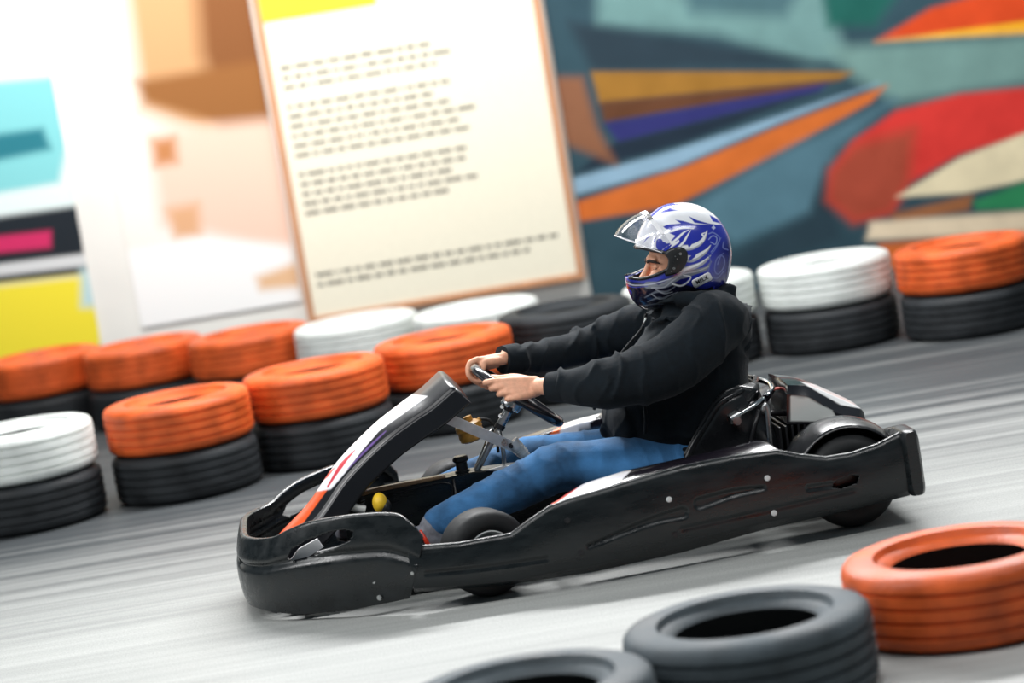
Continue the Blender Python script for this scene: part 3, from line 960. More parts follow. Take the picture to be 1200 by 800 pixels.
# ---- seat
def seat():
    path = catmull([(.16, 0, .10), (.26, 0, .062), (.4, 0, .055), (.53, 0, .075), (.61, 0, .14), (.66, 0, .24), (.70, 0, .34), (.725, 0, .40), (.735, 0, .425)], 60)
    hts = ([0, .15, .4, .55, .7, .85, 1], [.05, .12, .19, .20, .17, .12, .03]); wd = ([0, .3, .7, .9, 1], [.185, .205, .225, .21, .16])
    rows = []
    for i, p in enumerate(path):
        t = (path[min(i + 1, 60)] - path[max(i - 1, 0)]).normalized(); n = Vector((-t.z, 0, t.x))
        if n.x > 0 and n.z < 0: n = -n
        u = i / 60; h, w = interp(*hts, u), interp(*wd, u); r = []
        for j in range(41):
            q = -1 + 2 * j / 40; a = abs(q)
            y = math.copysign(min(1, a * 1.35), q) * w * (1 - .06 * max(0, 1 - a)); hh = h * max(0, (a - .55) / .45) ** 1.6
            r.append(p + n * hh + Vector((0, y, 0)))
        rows.append(r)
    return grid(rows)


so = me_obj('seat', seat(), M['seat'], kart, True, 60); solid(so, .008, 0)
# rolled edge of the seat, chrome hoop with clamps, stays
edge = catmull([kat(803, 541, -.215), kat(815, 517, -.222), (kat(829, 494, -.23)), kat(842, 474, -.235), kat(858, 463, -.225), kat(875, 455, -.19), kat(884, 449, -.10), kat(886, 443, 0)], 50)
eo = me_obj('seat_edge', join(tube(edge, .0095, 12), tube([Vector((p.x, -p.y, p.z)) for p in edge], .0095, 12)), M['seat'], so)
# shell side between rolled edge and the bucket
wing = []
for i in range(46):
    p = edge[i]; b0 = Vector((min(.78, p.x + .13 + .0 * i), p.y * .98, max(.12, p.z - .20)))
    wing.append([p.lerp(b0, j / 10)  for j in range(11)])
wg = grid(wing)
for s in (wg, mirror(wg)):
    o = me_obj('seat_wing', s, M['seat'], so, True); solid(o, .006, 0)
hoop = [kat(862, 488, -.245), kat(882, 476, -.235), kat(899, 464, -.20), kat(905, 456, -.14), kat(901, 449, -.05), kat(890, 445, .03), kat(872, 444, .12)]
ho = me_obj('seat_hoop', tube(hoop, .0095, 14, 50), M['chrome'], kart)
d = (hoop[1] - hoop[0]).normalized()
me_obj('clamp', join(cyl(hoop[0] - d * .02, hoop[0] + d * .012, .0165, 18), cyl(hoop[0] + Vector((0, -.02, -.012)), hoop[0] + Vector((0, .02, -.012)), .013, 14), rbox(hoop[0] + Vector((-.02, -.008, -.02)), hoop[0] + Vector((.01, .02, .012)), .004)), M['steel'], ho, True, 35)
h2 = [kat(888, 463, -.19), kat(896, 459, -.17)]
me_obj('sleeve', join(*[cyl(hoop[2].lerp(hoop[3], k), hoop[2].lerp(hoop[3], k + .25), .0125, 14) for k in (-.35, .15)]), M['chrome'], ho, True, 35)
me_obj('seat_stay', tube([kat(894, 481, -.30), kat(896, 475, -.30), kat(899, 480, -.30), kat(901, 500, -.30), kat(903, 524, -.30)], .0085, 12, 24), M['steel'], kart)
me_obj('seat_bracket', join(tube([kat(878, 530, -.25), kat(884, 500, -.25), kat(890, 480, -.24)], .008, 10), cyl(kat(883, 484, -.2), kat(920, 484, -.2), .009, 12)), M['chassis'], kart, True)

# ---- fuel tank between the driver's legs, with filler cap and a barrier reflection painted on as a tan strip
tk = [(402, 600), (418, 583), (432, 578), (475, 569), (522, 560), (548, 554), (600, 547), (650, 541)]
TKN = [kat(a, b_, -.035) for a, b_ in tk]
rows = []
for y, dz in ((-.035, -.004), (-.031, 0), (.055, 0), (.06, -.004)): rows.append([Vector((q.x, y, q.z + dz)) for q in TKN] )
rows = [[Vector((q.x, -.035, .05)) for q in TKN]] + rows + [[Vector((q.x, .06, .05)) for q in TKN]]
V, F = grid(rows); m_ = len(TKN); F += [tuple(k * m_ for k in range(6)), tuple(k * m_ + m_ - 1 for k in reversed(range(6)))]
tank = me_obj('fuel_tank', (V, F), M['plastic'], kart, True, 30)
q1, q2 = kat(531, 561, -.037), kat(533, 605, -.037)
me_obj('tank_rib', join(tube([q1, Vector((q1.x, -.037, .055))], .005, 8), tube([kat(455, 580, -.037), kat(525, 566, -.037), kat(526, 600, -.037)], .003, 8, 20)), M['chassis'], tank)
p = kat(542, 552, .015)
me_obj('filler_cap', move(lathe([(0, -.01), (.024, -.01), (.024, .004), (.019, .006), (.019, .03), (.023, .032), (.026, .036), (.025, .046), (.02, .05), (0, .05)], 28, 'z', False), Matrix.Translation(p)), M['black_trim'], tank, True, 35)
me_obj('tank_reflection', tube([kat(412, 585, -.03), kat(434, 576, -.03), kat(475, 567.5, -.03), kat(522, 558, -.03)], [.004, .007, .007, .005], 12, 30), M['tan'], tank)
me_obj('edge_sticker', prism([kat(a, b_, -.04) for a, b_ in [(570, 551), (587, 546.5), (628, 542), (612, 547), (590, 551)]], (0, .01, 0)), M['white'], kart, False)
for (a, b_, y, s) in [(447, 590, -.17, 1.0), (419, 579, -.01, .8)]:
    p = kat(a, b_, y)
    pad = ball(p, (.024 * s, .035 * s, .032 * s), 20, 12)
    po_ = me_obj('pedal', join(tube([(p.x - .01, p.y, .055), (p.x - .02, p.y, .12), (p.x + .004, p.y, p.z - .01)], .008, 10, 14), ball(p + Vector((.008, 0, -.012)), (.022 * s, .037 * s, .028 * s), 20, 12)), M['black_trim'], kart)
    me_obj('pedal_pad', move(pad, Matrix.Translation((-.004, -.004, .004))), M['yellow'], po_)
sp_ = []
p0, p1 = kat(424, 592, -.05), kat(430, 560, .05)
for k in range(60):
    t = k / 59; a = t * 9 * 2 * PI; sp_.append(p0.lerp(p1, t) + Vector((.008 * math.cos(a), .008 * math.sin(a), 0)))
me_obj('return_spring', tube(sp_, .0022, 6), M['steel'], kart)
me_obj('master_cylinder', join(cyl(kat(404, 592, -.12), kat(428, 597, -.12), .013, 16), cyl(kat(396, 588, -.12), kat(406, 592, -.12), .009, 14)), M['alu'], kart, True, 35)
me_obj('tie_rod', join(cyl((fwp.x - .06, -.44, .13), (fwp.x - .06, .44, .13), .007, 10)), M['steel'], kart)

# ================================================================== THE DRIVER
PL = Vector((.45, 0, .065))
person = empty('person', (PL.x * ky, PL.x * sy_, PL.z), YAW)
tag(person, 'person in a blue and white full-face helmet, black hoodie and jeans steering the go-kart', 'person')


def po(name, shape, mat, parent=None, smooth=True, sharp=None, mats=None):
    return me_obj(name, ([Vector(q) - PL for q in shape[0]], shape[1]), mat, parent or person, smooth, sharp, mats)


def cols_p(o, base, layers, mirror_y=False):
    P = np.array([v.co[:] for v in o.data.vertices]) + np.array(PL[:])
    if mirror_y: P[:, 1] = -np.abs(P[:, 1])
    set_cols(o, paint(px_np(P), base, layers))


def ell_tube(secs, n=40, m=60):
    """secs: (center Vector, half depth along x, half width along y) stacked by height"""
    cs = catmull([s[0] for s in secs], m); ab = catmull([Vector((s[1], s[2], 0)) for s in secs], m); rows = []
    for c, q in zip(cs, ab):
        rows.append([c + Vector((q.x * math.copysign(abs(math.cos(a)) ** .85, math.cos(a)), q.y * math.copysign(abs(math.sin(a)) ** .85, math.sin(a)), 0)) for a in [2 * PI * k / n for k in range(n)]])
    V, F = grid(rows, False, True); F += [tuple(range(n)), tuple(reversed(range(m * n, (m + 1) * n)))]
    return V, F


# joints in kart coordinates
nA = dict(sh=kat(838, 378, -.215), mid=kat(790, 424, -.275), el=kat(724, 447, -.30), fo=kat(682, 452, -.27), cu=kat(648, 453, -.215))
fA = dict(sh=kat(790, 375, .20), mid=kat(742, 386, .27), el=kat(696, 402, .29), fo=kat(640, 417, .21), cu=kat(592, 421, .13))
hipn, kneen, ankn = Vector((.46, -.115, .205)), kat(654, 548, -.165), kat(513, 614, -.19)
hipf, kneef, ankf = Vector((.46, .115, .205)), kat(612, 541, .19), kat(470, 600, .17)

# --- hands gripping the rim
def hand(G, t, F, N, scale=1.0, slant=.8, loose=0.0):
    F = F.normalized(); N = (N - F * N.dot(F)).normalized(); A = F.cross(N) * 1
    if A.dot(t) < 0: A = -A
    A.normalize(); ta = t / max(.55, abs(t.dot(A))); sh = []
    s = scale
    for i, (off, ln, r) in enumerate(((.031, 1, .0092), (.0105, 1.06, .0096), (-.0105, 1, .0092), (-.030, .84, .0082))):
        g = G + (ta * slant + A * (1 - slant)) * off * s
        k = [g - N * .027 - F * .012, g - N * .021 + F * .019, g + N * (.004 + loose * .5) + F * (.029 + loose * .3) * ln, g + N * (.024 + loose) + F * (.010 + loose * .3), g + N * (.022 + loose * 1.2) - F * .014 * ln]
        sh.append(limb(k, [r * 1.12, r * 1.12, r * 1.04, r * .95, r * .82], 14, 24))
        sh.append(ball(g - N * .023 + F * .008, (r * 1.22,) * 3, 12, 8))
    kn_ = [G + (ta * slant + A * (1 - slant)) * o_ * s - N * .025 - F * .006 for o_ in (.028, -.028)]
    W_ = G - N * .018 - F * .098
    # palm: a fan of tubes from wrist to the knuckles
    for q in (0, .25, .5, .75, 1):
        e = kn_[0].lerp(kn_[1], q)
        b0 = W_ + A * (.5 - q) * .034
        sh.append(limb([b0, b0.lerp(e, .5) + N * .003, e], [.0155, .0165, .0125], 14, 16))
    # heel of the thumb and thumb over the driver's side of the rim
    t0 = W_ + F * .024 + A * .020 + N * .008
    t1 = G + ta * .038 - F * .036 - N * .004; t2 = G + ta * .046 - F * .024 + N * .018; t3 = G + ta * .050 - F * .006 + N * .030
    sh.append(limb([t0, t0.lerp(t1, .5) + A * .004, t1, t2, t3], [.0165, .0165, .0125, .0108, .0088], 14, 24))
    return join(*sh), W_


an_, af_ = math.radians(66), math.radians(-40)
Gn, Gf = rim_pt(an_), rim_pt(af_)
tn_ = (-math.sin(an_) * E1 + math.cos(an_) * EY); tn_ = -tn_
tf_ = (-math.sin(af_) * E1 + math.cos(af_) * EY)
wn_ = kat(643, 452, -.205)
hn, Wn = hand(Gn, tn_, Vector((-.98, -.0, .06)), Vector((0.1, .95, -.2)))
hf, Wf = hand(Gf, tf_, Vector((-.93, -.22, -.12)), Vector((.12, -.25, -.95)), 1.08, .8, .016)

# --- body: one continuous skin surface (mostly under the clothes)
HC = kat(792, 303, 0)                                            # centre of the helmet
tilt = math.radians(-9)
spine = ell_tube([(Vector((.50, 0, .12)), .10, .14), (Vector((.49, 0, .2)), .14, .16), (Vector((.475, 0, .32)), .17, .165), (Vector((.475, 0, .42)), .17, .165), (Vector((.51, 0, .52)), .135, .165), (Vector((.555, 0, .60)), .10, .16), (Vector((.585, 0, .66)), .075, .10), (Vector((.585, 0, .70)), .058, .062), (HC + Vector((.0, 0, -.09)), .056, .06)], 32, 50)
head = join(ball(HC + Vector((.005, 0, .0)), (.092, .074, .108)), ball(HC + Vector((-.035, 0, -.055)), (.058, .056, .062)))
# face: brow, nose, cheeks, lips, jaw – facing -x
fx = HC.x
face = join(ball((fx - .072, 0, HC.z + .012), (.022, .05, .018)), ball((fx - .070, -.036, HC.z - .042), (.028, .026, .026)), ball((fx - .070, .036, HC.z - .042), (.028, .026, .026)),
            limb([(fx - .086, 0, HC.z + .004), (fx - .100, 0, HC.z - .022), (fx - .116, 0, HC.z - .044)], [.009, .010, .0125], 12, 12),
            ball((fx - .100, -.011, HC.z - .050), (.012, .009, .008)), ball((fx - .100, .011, HC.z - .050), (.012, .009, .008)),
            ball((fx - .092, 0, HC.z - .076), (.014, .024, .009)), ball((fx - .080, 0, HC.z - .105), (.024, .03, .02)))
arms = []
for A_, W_, F_ in ((nA, Wn, 1), (fA, Wf, 1)):
    arms.append(limb([A_['sh'], A_['mid'], A_['el'], A_['fo'], A_['cu'].lerp(W_, .6), W_], [.055, .05, .042, .037, .027, .024], 16, 40))
legs = [limb([hipn, hipn.lerp(kneen, .5), kneen, kneen.lerp(ankn, .4), ankn], [.085, .072, .055, .05, .036], 16, 40), limb([hipf, hipf.lerp(kneef, .5), kneef, kneef.lerp(ankf, .4), ankf], [.085, .072, .055, .05, .036], 16, 40)]
feet = [limb([a_, a_ + Vector((-.03, 0, -.035)), a_ + Vector((-.12, 0, -.02))], [.034, .034, .026], 12, 12) for a_ in (ankn, ankf)]
bs = remesh(join(spine, head, face, hn, hf, *arms, *legs, *feet), .0034, 5, .5)
body = po('body', bs[:2], M['skin'])
# eyes and brows
for s in (-1, 1):
    e = Vector((fx - .067, .031 * s, HC.z - .013))
    eo_ = po('eye', ball(e, (.0115, .0125, .0115)), M['eye'])
    po('eyelid', ball(e + Vector((-.0006, 0, .002)), (.0128, .0138, .0108)), M['skin'], eo_)
    po('eyelash', tube([e + Vector((-.009, -.012 * s, -.004)), e + Vector((-.0135, -.002 * s, -.0065)), e + Vector((-.0105, .010 * s, -.006)), e + Vector((-.004, .0145 * s, -.003))], [.001, .0018, .0018, .001], 8, 12), M['hair'], eo_)
    po('eyebrow', tube([Vector((fx - .094, .012 * s, HC.z + .004)), Vector((fx - .091, .028 * s, HC.z + .011)), Vector((fx - .078, .046 * s, HC.z + .007)), Vector((fx - .062, .056 * s, HC.z))], [.003, .005, .0045, .002], 10, 16), M['hair'])


# --- jeans
def fold(V, N, segs, amp, freq, seed, slant=0.0):
    """press soft creases slanting across limbs: segs are axis polylines; creases crowd at the joints"""
    out = []
    for p, n in zip(V, N):
        best = None; s = Vector((seed, seed * 2, 0))
        for (a, b_, dens) in segs:
            ab = b_ - a; t = max(0, min(1, (p - a).dot(ab) / ab.length_squared)); off = p - a - ab * t; d = off.length
            if best is None or d < best[0]: best = (d, (p - a).dot(ab.normalized()), off, dens, t)
        d, al, off, dens, t = best
        w = noise.noise(p * 6 + s) * 1.5 + noise.noise(p * 14 + s) * .5
        ph = al * freq + off.z * freq * .55 * slant + off.y * freq * .3 * slant + w * 1.6
        rdg = (1 - abs(math.sin(ph))) ** 2.2
        mask = max(0, .35 + .9 * noise.noise(p * 5.5 + s * 5)) * (.45 + dens * (abs(t - .5) * 2) ** 2)
        out.append(p + n * ((rdg - .25) * amp * mask + .004 * noise.noise(p * 9 + s * 7)))
    return out


def jean_leg(hip, knee, ank, w=1.0):
    d = (ank - knee).normalized()
    return limb([hip + Vector((.03, 0, .0)), hip.lerp(knee, .35), hip.lerp(knee, .75), knee, knee.lerp(ank, .3), knee.lerp(ank, .65), ank - d * .006], [.112, .103, .088, .077, .073, .065, .054], 24, 60)


js = remesh(join(jean_leg(hipn, kneen, ankn), jean_leg(hipf, kneef, ankf), ball((.5, 0, .20), (.16, .19, .13), 24, 16)), .006, 8)
jv = fold(js[0], js[2], [(hipn, kneen, .7), (kneen, ankn, .9), (hipf, kneef, .7), (kneef, ankf, .9)], .012, 42, 2, -.8)
jeans = po('jeans', (jv, js[1]), M['denim'])
# --- hoodie
hs = [ell_tube([(Vector((.505, 0, .225)), .205, .185), (Vector((.485, 0, .29)), .225, .20), (Vector((.488, 0, .37)), .240, .212), (Vector((.497, 0, .44)), .232, .214), (Vector((.523, 0, .52)), .205, .210), (Vector((.562, 0, .60)), .166, .20), (Vector((.585, 0, .655)), .128, .165), (Vector((.59, 0, .70)), .105, .11), (Vector((.59, 0, .735)), .10, .10)], 40, 70),
      limb([nA['sh'] + Vector((.0, .03, -.01)), nA['sh'], nA['mid'], nA['el'], nA['fo'], nA['cu'] + Vector((.02, 0, 0))], [.095, .098, .096, .084, .062, .048], 24, 60),
      limb([fA['sh'] + Vector((.0, -.03, -.01)), fA['sh'], fA['mid'], fA['el'], fA['fo'], fA['cu'] + Vector((.02, 0, 0))], [.090, .088, .078, .066, .054, .044], 24, 60),
      # hood lying behind the neck, and its collar
      ball((.703, 0, .612), (.062, .15, .10), 24, 16), ball((.655, 0, .69), (.05, .12, .05), 24, 16), ball((.60, -.085, .69), (.06, .05, .04), 20, 12), ball((.60, .085, .69), (.06, .05, .04), 20, 12), ball((.515, -.06, .675), (.05, .05, .045), 20, 12), ball((.515, .06, .675), (.05, .05, .045), 20, 12),
      # collar standing up under the helmet
      tube([Vector((.592 + .108 * math.cos(2 * PI * k / 40), .108 * math.sin(2 * PI * k / 40), .716 - .022 * math.cos(2 * PI * k / 40))) for k in range(40)], .030, 14, closed=True),
      # pouch pocket at the belly
      ball((.305, 0, .365), (.06, .18, .09), 24, 16)]
hr = remesh(join(*hs), .006, 9)
hv = fold(hr[0], hr[2], [(nA['sh'], nA['el'], .9), (nA['el'], nA['cu'], .9), (fA['sh'], fA['el'], .9), (fA['el'], fA['cu'], .9), (Vector((.5, 0, .25)), Vector((.56, 0, .62)), 2.6)], .018, 34, 5, 1.0)
hoodie = po('hoodie', (hv, hr[1]), M['hoodie'])
for A_, W_ in ((nA, Wn), (fA, Wf)):
    d = (A_['cu'] - A_['fo']).normalized()
    po('cuff', tube([A_['cu'] - d * .045, A_['cu'] - d * .01, A_['cu'] + d * .012, A_['cu'] + d * .014], [.050, .0475, .045, .030], 24), M['hoodie'], hoodie, True, 50)
# hem band, zip and draw cord
hem = []
for k in range(48):
    a = 2 * PI * k / 48; hem.append(Vector((.497 + .222 * math.cos(a), .198 * math.sin(a), .262 + .02 * (1 if math.cos(a) < 0 else 0) * -math.cos(a))))
po('hem', tube(hem, .016, 12, closed=True), M['hoodie'], hoodie)
zp = [kat(757, 367, -.03), kat(752, 385, -.03), kat(738, 402, -.02), kat(720, 425, -.01), kat(706, 450, 0), kat(696, 480, 0)]
po('zipper', tube(zp, .005, 8, 30, flat=.6), M['black_trim'], hoodie)
po('zip_pull', tube([kat(757, 372, -.06), kat(754, 382, -.06)], .0035, 8), M['steel'], hoodie)
po('pocket_seam', tube([kat(755, 470, -.20), kat(757, 492, -.215), kat(756, 508, -.21)], .006, 8, 20), M['hoodie'], hoodie)

# --- shoes
for (ank, nm) in ((ankn, 0), (ankf, 1)):
    h = ank + Vector((-.004, 0, -.048)); d = Vector((-1, 0, .12)).normalized()
    up = join(limb([h + Vector((.01, 0, 0)), h + d * .06 + Vector((0, 0, .004)), h + d * .13, h + d * .19], [.040, .042, .040, .032], 18, 24), limb([h + Vector((0, 0, .0)), ank + Vector((-.012, 0, -.004))], [.042, .045], 18, 8))
    s = remesh(up, .005, 4)
    sh_ = po('sneaker', s[:2], M['shoe'])
    so_ = tube([h + Vector((.04, 0, -.034)), h + d * .06 + Vector((0, 0, -.036)), h + d * .14 + Vector((0, 0, -.036)), h + d * .215 + Vector((0, 0, -.022))], [.036, .044, .045, .026], 18, 24, flat=.26, up=(0, 0, 1))
    po('sole', so_, M['black_trim'], sh_)
    for k in range(3):
        c = h + d * (.045 + .03 * k) + Vector((0, 0, .012))
        po('stripe', tube([c + Vector((.012, -.044, -.03)), c + Vector((0, -.046, 0)), c + Vector((-.01, -.034, .028))], [.006, .007, .004], 8, 12), M['red'] if k != 1 else M['black_trim'], sh_)
    for k in range(3):
        c = h + d * (.04 + .025 * k) + Vector((0, 0, .044 - .006 * k))
        po('lace', tube([c + Vector((0, -.03, -.012)), c + Vector((-.004, 0, .002)), c + Vector((0, .03, -.012))], .003, 8, 10), M['white'], sh_)

# --- helmet
HW = .128
prof_px = [(795, 237.5), (812, 238.5), (828, 245), (843, 258), (852, 273), (856.5, 292), (855, 313), (849, 333), (836, 343), (818, 349), (800, 354), (778, 361), (757, 363), (744, 355), (737, 342), (733, 325), (734, 310), (744, 293), (747, 278), (754, 262), (765, 249), (779, 240)]
PR = [kat(a, b_, 0) for a, b_ in prof_px]
HCc = Vector((sum(p.x for p in PR) / len(PR), 0, sum(p.z for p in PR) / len(PR)))
ang = [math.atan2(p.z - HCc.z, p.x - HCc.x) for p in PR]; rad = [math.hypot(p.z - HCc.z, p.x - HCc.x) for p in PR]
od = np.argsort(ang); ang = np.array(ang)[od]; rad = np.array(rad)[od]
ang3 = np.concatenate([ang - 2 * PI, ang, ang + 2 * PI]); rad3 = np.concatenate([rad] * 3)


def cubic_r(t):
    t = (t + PI) % (2 * PI) - PI; i = int(np.searchsorted(ang3, t)) - 1
    x0, x1 = ang3[i], ang3[i + 1]; y0, y1 = rad3[i], rad3[i + 1]
    m0 = (rad3[i + 1] - rad3[i - 1]) / (ang3[i + 1] - ang3[i - 1]); m1 = (rad3[i + 2] - rad3[i]) / (ang3[i + 2] - ang3[i])
    h = x1 - x0; s = (t - x0) / h
    return (2 * s ** 3 - 3 * s * s + 1) * y0 + (s ** 3 - 2 * s * s + s) * h * m0 + (-2 * s ** 3 + 3 * s * s) * y1 + (s ** 3 - s * s) * h * m1


def helm_pt(th, al, grow=0.0):
    R = cubic_r(th) + grow; ca = abs(math.cos(al)) ** .82
    return HCc + Vector((R * math.cos(th) * ca, (HW + grow) * math.sin(al), R * math.sin(th) * ca))


NT, NA_ = 620, 290
rows = [[helm_pt(2 * PI * i / NT, -PI / 2 + PI * (j / NA_)) for i in range(NT)] for j in range(1, NA_)]
V, F = grid(rows, False, True)
cen = np.array([(sum((V[k] for k in f), Vector()) / 4)[:] for f in F]); cen[:, 1] = -np.abs(cen[:, 1])
port = [(700, 291), (749, 290), (765, 293), (783, 297), (788, 304), (784, 314), (770, 322), (752, 327), (737, 326), (728, 324), (700, 325)]
Qc = px_np(cen)
hole = poly_sd(Qc, port) > 0
nzb = cen[:, 2] < HCc.z - .105                                    # neck opening
hole |= (nzb & (np.abs(cen[:, 1]) < .085) & (cen[:, 0] > HCc.x - .07) & (cen[:, 0] < HCc.x + .10))
hel = po('helmet', (V, [f for f, h in zip(F, hole) if not h]), M['helmet'], None, True, None, [M['lining']])


def c3(*pts): return [(710 + x / 6.156, 230 + y / 6.156) for x, y in pts]


WT, SI, BL, NV, GR = (238, 240, 244), (168, 172, 182), (40, 52, 168), (14, 14, 40), (118, 124, 136)
lay = [
    ('p', c3((100, 600), (340, 640), (430, 600), (600, 640), (760, 690), (700, 900), (0, 900)), NV, 1.5),
    ('p', c3((820, 360), (960, 250), (960, 700), (760, 690)), (26, 32, 120), 6),
    # white crown and forehead
    ('p', c3((300, 150), (420, 104), (520, 78), (480, 40), (640, 0), (860, 80), (905, 190), (870, 200), (842, 188), (800, 160), (748, 135), (770, 180), (838, 200), (800, 205), (745, 196), (660, 172), (598, 143), (640, 190), (745, 205), (640, 200), (560, 178), (500, 168), (540, 195), (440, 205), (392, 228), (360, 240)), WT, .5),
    ('p', c3((100, 240), (330, 150), (430, 232), (520, 262), (530, 330), (470, 372), (400, 386), (250, 378), (100, 350)), WT, .5),
    ('p', c3((300, 100), (400, 58), (540, 56), (470, 92), (520, 100), (400, 118), (330, 152)), BL, .5),
    ('p', c3((262, 345), (300, 290), (346, 270), (300, 305)), BL, .4), ('p', c3((328, 335), (352, 302), (366, 294), (352, 325)), BL, .4),
    ('s', c3((386, 330), (395, 358), (430, 366), (470, 345)), (8, 12, 3), BL, .4),
    ('p', c3((452, 262), (520, 250), (590, 262), (545, 300), (500, 330), (470, 320), (500, 285)), BL, .5),
    ('s', c3((400, 240), (430, 262), (500, 240), (560, 228), (632, 232)), (1, 2.4, 1.2), WT, .4),
    ('s', c3((470, 340), (520, 300), (560, 262), (600, 240)), (2.4, 2.6, .6), WT, .4),
    ('s', c3((520, 372), (560, 330), (590, 280), (612, 244)), (2.8, 2.4, .6), WT, .4),
    # three long flames sweeping back
    ('s', c3((560, 372), (620, 366), (680, 336), (716, 290), (730, 248)), (7, 6, 4, 1.4), SI, .5), ('s', c3((560, 370), (630, 356), (684, 326), (714, 286), (728, 250)), (4.5, 4, 2.6, .8), WT, .4),
    ('s', c3((700, 330), (712, 296), (694, 274), (716, 262)), (1, 2, 1), WT, .4),
    ('s', c3((545, 440), (620, 452), (690, 418), (730, 388), (756, 352)), (9, 7, 4, 1), SI, .5), ('s', c3((560, 430), (630, 440), (690, 410), (730, 382), (752, 356)), (4, 4, 2.4, .6), WT, .4),
    ('s', c3((530, 545), (600, 520), (680, 490), (730, 455), (756, 425)), (7, 6, 3.4, 1), SI, .5), ('s', c3((540, 538), (610, 512), (680, 482), (750, 430)), (3, 3, 2, .6), WT, .4),
    ('p', c3((600, 440), (640, 405), (660, 402), (640, 440), (600, 470)), BL, .4), ('p', c3((590, 350), (640, 320), (600, 372)), BL, .4),
    # silver-edged flames at the jaw
    ('s', c3((300, 640), (420, 634), (520, 590), (620, 552), (720, 520), (760, 470)), (8, 9, 6, 1.2), GR, .5),
    ('s', c3((330, 660), (420, 655), (480, 610), (560, 560), (660, 540), (745, 505)), (1.4, 1.6, 1.2), SI, .4),
    ('s', c3((480, 632), (540, 645), (590, 618), (612, 580), (560, 570)), (1.8, 1.8, .8), WT, .4),
    ('p', c3((490, 625), (540, 596), (600, 585), (580, 615), (530, 632)), (22, 24, 96), .4),
    ('p', c3((345, 625), (400, 598), (470, 588), (430, 615), (380, 640)), (22, 24, 96), .4),
    ('s', c3((280, 730), (360, 690), (440, 686), (500, 650)), (1, 2.4, 2, 1), GR, .4), ('s', c3((300, 760), (380, 732), (470, 745), (540, 700)), (1, 2.2, 2, 1), GR, .4),
    ('s', c3((330, 705), (390, 740), (470, 710), (520, 690)), (1, 1.8, 1), SI, .4), ('s', c3((260, 790), (360, 776), (450, 770), (520, 735)), (1, 1.6, 1), GR, .4), ('s', c3((360, 672), (420, 700), (480, 690)), (1, 1.6, .8), SI, .4),
    ('s', c3((130, 610), (200, 640), (330, 632), (470, 592), (570, 545)), (1.3, 1.3, 1), (190, 195, 214), .4), ('s', c3((130, 628), (200, 655), (300, 648)), (1, 1, .6), (60, 70, 180), .4),
    ('s', c3((145, 665), (180, 690), (165, 720), (190, 735)), (2, 3, 1), (50, 60, 170), .5),
    # pale scrolls at the back
    ('s', c3((756, 330), (790, 345), (800, 300), (770, 285), (742, 310)), 1.1, (150, 165, 215), .4), ('s', c3((742, 270), (775, 262), (820, 300), (800, 350), (760, 400)), 1.3, (120, 135, 200), .4),
    ('s', c3((760, 415), (790, 380), (830, 300)), 1, (110, 125, 195), .4), ('s', c3((850, 330), (846, 370), (880, 385)), 1.6, (110, 120, 190), .4),
    ('s', c3((850, 410), (800, 450), (785, 530), (810, 560), (850, 510), (855, 450), (830, 430), (806, 490)), 1.2, (96, 108, 180), .4), ('s', c3((740, 420), (755, 470), (740, 560), (800, 590), (850, 540)), 1.3, (86, 98, 170), .4),
    ('p', c3((762, 225), (778, 208), (792, 228), (776, 240)), (190, 200, 235), .4),
    # white rim down the back edge
    ('s', c3((800, 120), (880, 220), (905, 350), (895, 480), (880, 590)), (1, 2.2, 2.2, 1.6), (205, 212, 232), .6),
]
cols_p(hel, BL, lay, True); solid(hel, .014, -1, 1)
# rubber lip round the eye port
pe = []
PW = [(745.5, 290), (754, 291), (766, 293.5), (782, 297), (788, 304), (784, 314), (770, 321.5), (752, 326.5), (738, 325.5)]


def on_helmet(x, y, grow=0.0):
    """point of the near half of the shell under pixel x, y"""
    lo, hi = -HW, 0.0
    best = None
    for k in range(240):
        yy = -HW * (1 - k / 239); p = kat(x, y, yy); th = math.atan2(p.z - HCc.z, p.x - HCc.x)
        sa = min(1, abs(yy) / (HW + grow)); ca = math.sqrt(max(0, 1 - sa * sa)) ** .82
        r = (cubic_r(th) + grow) * ca; d = math.hypot(p.x - HCc.x, p.z - HCc.z)
        if d <= r: return p
    return kat(x, y, 0)


pl_n = [on_helmet(*q) for q in catmull([Vector((a, b_, 0)) for a, b_ in PW], 40) for q in [(q.x, q.y)]]
lip_n = tube(pl_n, .0055, 10)
po('port_seal', join(lip_n, mirror(lip_n)), M['black_trim'], hel)

# pivot covers, one per side, with screws
cov_px = [(778, 297), (783, 292), (792, 289.5), (800, 290), (805, 295), (805.5, 303), (802, 312), (795, 319), (786, 322.5), (779, 322), (782, 313), (783, 304)]


def cover_side():
    ring = catmull([Vector((a, b_, 0)) for a, b_ in cov_px + cov_px[:1]], 48)[:-1]
    c = Vector((sum(p.x for p in ring) / 48, sum(p.y for p in ring) / 48, 0)); rows = []
    for k, g in ((1.0, -.004), (1.0, .006), (.94, .0095), (.8, .0105), (.5, .011), (.15, .011)):
        rows.append([on_helmet(*(c.lerp(p, k)).xy, 0.0) + Vector((0, -g, 0)) for p in ring])
    V, F = grid(rows, False, True); F.append(tuple(range(5 * 48, 6 * 48)))
    return V, F


cs_ = cover_side()
for s in (1, -1):
    o = po('pivot_cover', cs_ if s == 1 else mirror(cs_), M['black_trim'], hel, True, 40)
for (a, b_, r) in ((796.5, 297, .0045), (789, 314, .0045), (790.5, 300, .002), (786, 317.5, .002), (793, 303, .002)):
    p = on_helmet(a, b_) + Vector((0, -.010, 0)); scr = cyl(p, p + Vector((0, -.0035, 0)), r, 16)
    for q in (scr, mirror(scr)): po('screw', q, M['steel'], hel, True, 40)

